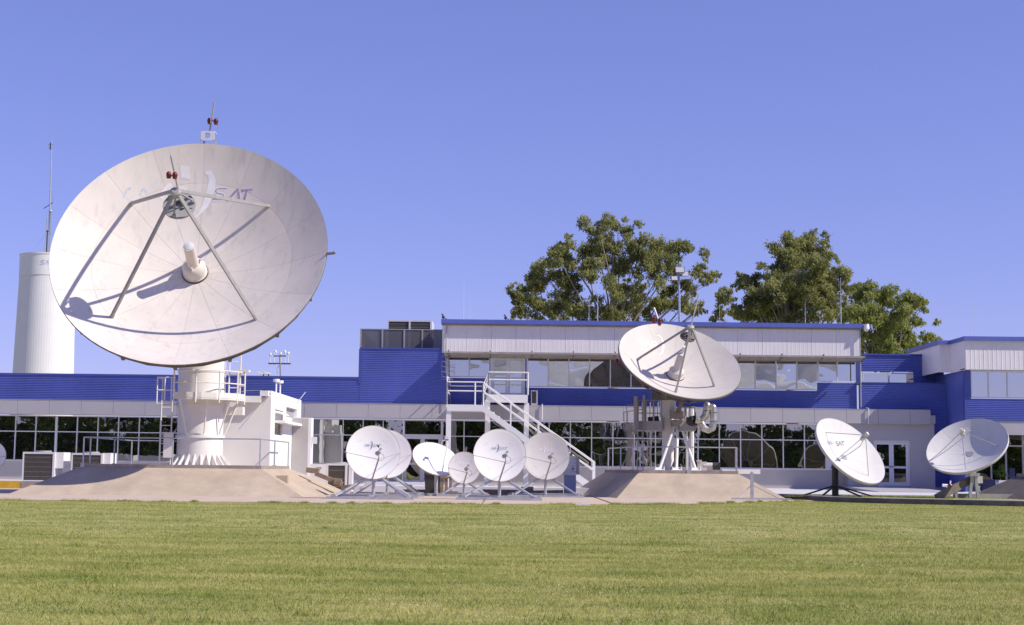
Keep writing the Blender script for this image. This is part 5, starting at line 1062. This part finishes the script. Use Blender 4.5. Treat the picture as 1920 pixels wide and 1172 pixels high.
ml_ = thing('lattice_mast', 'thin lattice radio mast on top of the white water tower', 'mast', (X(87,WT,480), WT, zt_))
b0 = Vector((X(89,WT,478),WT,zt_)); t0 = at(94,395,WT); t1 = at(97,262,WT); t2 = at(98,232,WT)
offs = [Vector((.22*math.cos(a),.22*math.sin(a),0)) for a in (rad(90),rad(210),rad(330))]
q = B()
for o in offs: q.tube(b0+o, t0+o*.8, .03, n=5)
nb_ = 14
for i in range(nb_):
    a = b0+(t0-b0)*i/nb_; b = b0+(t0-b0)*(i+1)/nb_
    for k in range(3): q.tube(a+offs[k]*.95, b+offs[(k+1) % 3]*.9, .014, n=4)
mk('lattice', q, M['galv'], ml_)
q = B(); q.tube(t0-Vector((0,0,1.2)), t1, .06, .035, n=7); q.tube(t1, t2, .015, .006, n=5); q.path([at(92,440,WT),at(91,428,WT),at(99,370,WT),at(95,354,WT)], .02, n=4); mk('pole', q, M['galv'], ml_)
q = B(); q.tube(at(82,391,WT), at(99,380,WT), .03, n=5); q.tube(at(90,272,WT), at(100,271,WT), .018, n=4); q.tube(at(91,277,WT), at(99,277,WT), .018, n=4); q.tube(at(95,268,WT), at(95,281,WT), .06, n=5); mk('dipole', q, M['dark'], ml_)
q = B(); q.ball(at(95.5,396,WT), .11); mk('lamp', q, M['galv'], ml_)
q = B(); q.tube(at(92.5,432,WT), Vector((b0.x+1.6,WT,zt_)), .008, n=4); q.tube(at(92.5,432,WT), Vector((b0.x-1.4,WT,zt_)), .008, n=4); mk('guy_wire', q, M['grey'], ml_)

# ------------------------------------------------------------------ foliage
def leafcloud(name, cs, rs, nper, size, mt, parent, org, droop=.5, flat=.75):
    Vv = []; rn = []
    for c, r in zip(cs, rs):
        n = max(30, int(nper*r*r)); d = RNG.normal(size=(n,3)); d /= np.linalg.norm(d, axis=1)[:,None]
        rr = r*(RNG.random(n)**.42); p = np.array(c)+d*rr[:,None]*np.array([1,1,flat])
        # break the ball into small tufts
        k = max(5, int(n/26)); tc = p[RNG.integers(0, n, k)]; w_ = RNG.random(n) < .8; idx = RNG.integers(0, k, n)
        q = tc[idx]+RNG.normal(size=(n,3))*np.array([.17,.17,.2])*min(1.0, r/1.2)*1.25; p = np.where(w_[:,None], q, p)
        ax = RNG.normal(size=(n,3)); ax[:,2] -= droop*2.0; ax /= np.linalg.norm(ax, axis=1)[:,None]
        sd = np.cross(ax, RNG.normal(size=(n,3))); sd /= np.linalg.norm(sd, axis=1)[:,None]
        L = size*(.6+.8*RNG.random(n))[:,None]; W = L*.36
        quad = np.stack([p-ax*L*.5, p+sd*W*.5, p+ax*L*.5, p-sd*W*.5], 1); Vv.append(quad)
        shade = np.clip(.5+RNG.normal(size=n)*.25, 0, 1); rn.append(np.repeat(shade, 4))
    P = np.concatenate(Vv).reshape(-1,3)-np.array(org); nf = len(P)//4
    me = bpy.data.meshes.new(name); me.vertices.add(len(P)); me.vertices.foreach_set('co', P.astype(np.float32).ravel())
    me.loops.add(nf*4); me.loops.foreach_set('vertex_index', np.arange(nf*4, dtype=np.int32)); me.polygons.add(nf); me.polygons.foreach_set('loop_start', np.arange(0, nf*4, 4, dtype=np.int32))
    me.update(calc_edges=True); a = me.attributes.new('rnd', 'FLOAT', 'POINT'); a.data.foreach_set('value', np.concatenate(rn).astype(np.float32))
    me.materials.append(mt); o = bpy.data.objects.new(name, me); COL.objects.link(o); o.parent = parent; ORG[o.name] = Vector(org); return o
def tree(name, label, blobs, Y, base, trunk_r, mt, bark, nper, size, group=None, spread=2.2, droop=.5):
    """blobs: (photo px, photo py, px radius) of foliage clumps; limbs run from the trunk to each clump"""
    r = thing(name, label, 'tree', base, group); cs = []; rs = []
    for px, py, pr in blobs:
        yy = Y+random.uniform(-spread, spread); c = at(px, py, yy); cs.append(c); rs.append(1.16*pr*yy/FPX)
    tree_world(r, cs, rs, base, trunk_r, mt, bark, nper, size, droop); return r
def tree_world(r, cs, rs, base, trunk_r, mt, bark, nper, size, droop=.5):
    base = Vector(base); top = max(c.z for c in cs); cxm = sum(c.x for c in cs)/len(cs); cym = sum(c.y for c in cs)/len(cs)
    spine = [base, base+Vector(((cxm-base.x)*.25, (cym-base.y)*.25, (top-base.z)*.32)), base+Vector(((cxm-base.x)*.6, (cym-base.y)*.6, (top-base.z)*.58)), Vector((cxm, cym, base.z+(top-base.z)*.9))]
    t = B(); rr = [trunk_r, trunk_r*.75, trunk_r*.45, trunk_r*.12]
    for a, b, ra, rb_ in zip(spine, spine[1:], rr, rr[1:]): t.tube(a, b, ra, rb_, n=9)
    for c, cr in zip(cs, rs):
        h = max(.15, min(.85, (c.z-base.z)/(top-base.z)*.8-.12)); s_ = h*3; i = min(2, int(s_)); f = s_-i; st_ = spine[i]+(spine[i+1]-spine[i])*f
        lr = trunk_r*(.22-.14*h); mid = st_.lerp(c, .5)+Vector((random.uniform(-.4,.4), random.uniform(-.4,.4), random.uniform(-.1,.6)))
        t.tube(st_, mid, lr, lr*.65, n=6); t.tube(mid, c, lr*.65, lr*.25, n=6)
        for _ in range(4):
            e_ = c+Vector((random.gauss(0,1), random.gauss(0,1), random.gauss(0,.7)))*cr*.6; t.tube(mid.lerp(c, random.uniform(.4,1)), e_, lr*.28, lr*.08, n=5)
    mk('trunk', t, bark, r); c2, r2 = [], []
    for c, cr in zip(cs, rs):
        for _ in range(12):
            o_ = Vector((random.gauss(0,1), random.gauss(0,1), random.gauss(0,.85)))*cr*.55; c2.append(c+o_); r2.append(cr*random.uniform(.28,.66))
    leafcloud('crown', c2, r2, nper, size, mt, r, ORG[r.name], droop)
Zc = lambda l: [(920+a/2.182, 380+b/2.182, c_/2.182) for a, b, c_ in l]
T1 = [(440,105,48),(520,120,44),(300,180,46),(270,215,36),(600,170,50),(440,200,60),(520,250,58),(400,270,52),(220,285,52),(310,330,58),(150,350,50),(110,380,30),(200,410,52),(120,455,34),(700,195,52),(775,215,46),(690,290,50),(630,250,46),(865,280,40),(800,340,38),(880,320,26),(460,370,58),(560,440,66),(700,440,50),(340,430,50),(260,455,48),(450,455,50),(780,430,46),(845,440,28),(570,340,44),(720,360,36),(330,250,36)]
T2 = [(1235,175,44),(1335,165,46),(1190,225,50),(1280,235,58),(1355,240,46),(1150,290,50),(1240,320,66),(1340,330,60),(1430,290,38),(1440,350,40),(1130,380,58),(1230,420,66),(1340,430,60),(1420,440,48),(1060,320,36),(1080,400,44),(960,390,32),(930,460,30),(1000,440,36),(1020,340,24),(1300,280,50),(1050,460,50),(1150,460,60)]
T3 = [(1560,355,40),(1500,390,40),(1620,395,48),(1540,440,52),(1730,405,42),(1690,450,46),(1640,480,60),(1560,520,54),(1720,490,40),(1620,560,58),(1690,570,44),(1495,470,44),(1560,590,50),(1640,620,50),(1760,420,22)]
T4 = [(1780,550,26),(1760,585,30),(1800,575,24),(1740,610,34),(1790,615,30)]
tree('eucalyptus_tree', 'broad open eucalyptus with pale limbs behind the upper roof', Zc(T1), 97, (X(1150,97),97,0), .55, M['leaf'], M['bark'], 1350, .19, 'trees behind the building')
tree('eucalyptus_tree', 'dense upright eucalyptus with twin rounded tops behind the upper roof', Zc(T2), 95, (X(1490,95),95,0), .5, M['leaf'], M['bark'], 1500, .19, 'trees behind the building')
tree('eucalyptus_tree', 'brighter green lower eucalyptus standing behind the recessed blue wall', Zc(T3), 90, (X(1650,90),90,0), .4, M['leaf2'], M['bark'], 1500, .19, 'trees behind the building')
tree('eucalyptus_tree', 'small sparse eucalyptus beside the right wing roof', Zc(T4), 100, (X(1730,100),100,0), .25, M['leaf2'], M['bark'], 1150, .19, 'trees behind the building')
leafcloud('shrub', [PLANT[1], PLANT[1]+Vector((.12,0,.2)), PLANT[1]+Vector((-.15,.05,-.05)), PLANT[1]+Vector((.15,-.05,-.12))], [.25,.18,.2,.2], 2600, .10, M['leafpot'], PLANT[0], ORG[PLANT[0].name], .0)
q = B(); q.tube((PLANT[1].x,66.5,PLANT[2]-.1), PLANT[1], .03, .015); q.box(PLANT[1].x-.15, PLANT[1].x+.15, 66.35, 66.65, PLANT[2]-.06, PLANT[2]-.02); mk('stem', q, M['darkbark'], PLANT[0])
# trees on the far side of the lawn, behind the camera, seen mirrored in the ground-floor glass
random.seed(21)
belt = bpy.data.objects.new('tmp', None); ORG['tree_belt'] = Vector((0,0,0)); cs, rs = [], []; tk_ = B()
for row in range(2):
    for x_ in np.arange(-84, 70, 4.3):
        xb_ = x_+random.uniform(-1.2,1.2)+row*2.6; yb_ = -42-row*8+random.uniform(-2,2); k_ = (9.4 if x_ < 12 else 7.6)*random.uniform(.82,1.08)*(1.12 if row else 1)/8.6
        tk_.tube((xb_,yb_,0), (xb_,yb_,6.5*k_), .2, .06)
        for k in range(15):
            z = .5+7.4*k/14; wd = 2.6*(1-.75*k/14); cs.append(Vector((xb_+random.uniform(-1,1)*wd*k_, yb_+random.uniform(-1,1)*wd*k_, z*k_))); rs.append((.7+1.3*(1-k/14))*k_)
lf = leafcloud('tree_belt', cs, rs, 120, .62, M['leafdark'], None, (0,0,0), .3); tag(lf, 'dark belt of trees across the lawn, mirrored in the ground-floor windows', 'trees', kind='stuff')
o = mk('trunks', tk_, M['darkbark']); o.parent = lf
bpy.data.objects.remove(belt)

# ------------------------------------------------------------------ grass
def eyl(x): return ey(x)
def blades(name, n, y0, y1, hmin, hmax, wd, clump=None, z=0.0, xr=None, lean=.5, mt=None, fade=None, over=0):
    u = RNG.random(n)
    y = np.sqrt(y0*y0+(y1*y1-y0*y0)*u); x = (RNG.random(n)*2-1)*(.48*y+1.5)
    if xr: x = xr[0]+(xr[1]-xr[0])*RNG.random(n); y = y0+(y1-y0)*u
    if clump is not None:
        k = len(clump); idx = RNG.integers(0, k, n); cl = np.array(clump)[idx]; x = cl[:,0]+RNG.normal(size=n)*cl[:,2]; y = cl[:,1]+RNG.normal(size=n)*cl[:,2]*.6
    lim = np.interp(x, [e.x for e in EDGE]+[KP[3].x, KP[5].x], [e.y-.05 for e in EDGE]+[gnd(1660,943).y, gnd(1920,948).y]); ok = (y < lim+over*RNG.random(n)) if not xr else np.ones(n, bool)
    if fade: ok &= RNG.random(n) < np.clip((y-fade[0])/(fade[1]-fade[0]), 0, 1)
    x, y = x[ok], y[ok]; n = len(x)
    h = hmin+(hmax-hmin)*RNG.random(n)**1.5; a = RNG.random(n)*2*pi; l = lean*h*(.3+RNG.random(n)); th = RNG.random(n)*2*pi; w_ = wd*(.6+.8*RNG.random(n))
    p0 = np.stack([x-np.cos(th)*w_, y-np.sin(th)*w_, np.full(n, z-.005)], 1); p1 = np.stack([x+np.cos(th)*w_, y+np.sin(th)*w_, np.full(n, z-.005)], 1)
    p2 = np.stack([x+np.cos(a)*l, y+np.sin(a)*l, z+h], 1)
    P = np.stack([p0,p1,p2], 1).reshape(-1,3)
    me = bpy.data.meshes.new(name); me.vertices.add(len(P)); me.vertices.foreach_set('co', P.astype(np.float32).ravel())
    me.loops.add(n*3); me.loops.foreach_set('vertex_index', np.arange(n*3, dtype=np.int32)); me.polygons.add(n); me.polygons.foreach_set('loop_start', np.arange(0, n*3, 3, dtype=np.int32))
    me.update(calc_edges=True); at_ = me.attributes.new('rnd', 'FLOAT', 'POINT'); at_.data.foreach_set('value', np.repeat(RNG.random(n), 3).astype(np.float32))
    me.materials.append(mt or M['grass']); o = bpy.data.objects.new(name, me); COL.objects.link(o); return o
o = blades('lawn_grass', 1000000, 8.0, 27, .010, .034, .0034, lean=1.2, fade=(27,14)); tag(o, 'short mown grass covering the near lawn', 'grass', kind='stuff')
o = blades('lawn_grass', 480000, 13, 60, .010, .036, .007, lean=1.2, fade=(13,27), over=.12); tag(o, 'short mown grass covering the far lawn', 'grass', kind='stuff')
cl = []
for _ in range(150):
    y = 10+random.random()**1.3*26; cl.append(((random.random()*2-1)*.36*y, y, random.uniform(.07,.28)))
for px, py in ((230,1070),(250,1090),(300,1045),(120,1130),(560,1040),(830,1030),(640,1000),(1280,1020),(1700,1080),(1400,1045),(1250,1150),(1440,1160),(1750,1020)):
    g_ = gnd(px, py); cl += [(g_.x+random.gauss(0,.3), g_.y+random.gauss(0,.3), .16) for _ in range(3)]
o = blades('grass_tufts', 12000, 0, 0, .025, .08, .0045, clump=cl, lean=.9, mt=M['tuft']); tag(o, 'taller coarse tufts of grass scattered over the lawn', 'grass', kind='stuff')
cl = []
for a, b in zip(EDGE, EDGE[1:]):
    for _ in range(int((b-a).length*1.6)):
        p = a.lerp(b, random.random()); cl.append((p.x, p.y-.05, random.uniform(.05,.3)))
o = blades('slab_edge_grass', 14000, 0, 0, .03, .10, .007, clump=cl, lean=1.0, over=.22); tag(o, 'uneven grass creeping over the edge of the concrete slab', 'grass', kind='stuff')
o = blades('terrace_grass', 9000, 57, 61.4, .02, .07, .008, z=.155, xr=(10.5,22)); tag(o, 'thin grass on the raised terrace by the kerb', 'grass', kind='stuff')

# ------------------------------------------------------------------ fair-weather clouds low behind the camera (mirrored in the upper windows)
random.seed(5); cm = bpy.data.materials.new('cloud'); cm.use_nodes = True; n_ = cm.node_tree.nodes; l_ = cm.node_tree.links; n_.remove(n_['Principled BSDF'])
d_ = n_.new('ShaderNodeBsdfDiffuse'); d_.inputs[0].default_value = (.95,.95,.96,1); t_ = n_.new('ShaderNodeBsdfTranslucent'); t_.inputs[0].default_value = (.95,.95,.96,1); x_m = n_.new('ShaderNodeMixShader'); x_m.inputs[0].default_value = .6
l_.new(d_.outputs[0], x_m.inputs[1]); l_.new(t_.outputs[0], x_m.inputs[2])
l_.new(x_m.outputs[0], n_['Material Output'].inputs['Surface'])
cb_ = B()
for k in range(26):
    a = rad(random.uniform(-31, 31)); dist = random.uniform(11000, 15000); el = random.uniform(.030, .085); c = Vector((math.sin(a)*dist, -math.cos(a)*dist, dist*el)); w_ = random.uniform(260, 560)
    lumps = [(Vector((random.gauss(0,1), random.gauss(0,.6), abs(random.gauss(0,.7)))).normalized(), random.uniform(.2,.6)) for _ in range(22)]
    nu, nv = 36, 18; vs = []
    for jv in range(nv+1):
        for iu in range(nu):
            th, ph = pi*jv/nv, 2*pi*iu/nu; d = Vector((math.sin(th)*math.cos(ph), math.sin(th)*math.sin(ph), math.cos(th)))
            r_ = .55+sum(h_*math.exp(-(1-d.dot(l_d))*14) for l_d, h_ in lumps)
            vs.append(c+Vector((d.x*w_*r_*1.25, d.y*w_*r_*.6, max(d.z, -.25)*w_*r_*.42)))
    cb_.add(vs, [(jv*nu+iu, jv*nu+(iu+1) % nu, (jv+1)*nu+(iu+1) % nu, (jv+1)*nu+iu) for jv in range(nv) for iu in range(nu)])
o = mk('clouds', cb_, cm, smooth=True); o['kind'] = 'structure'
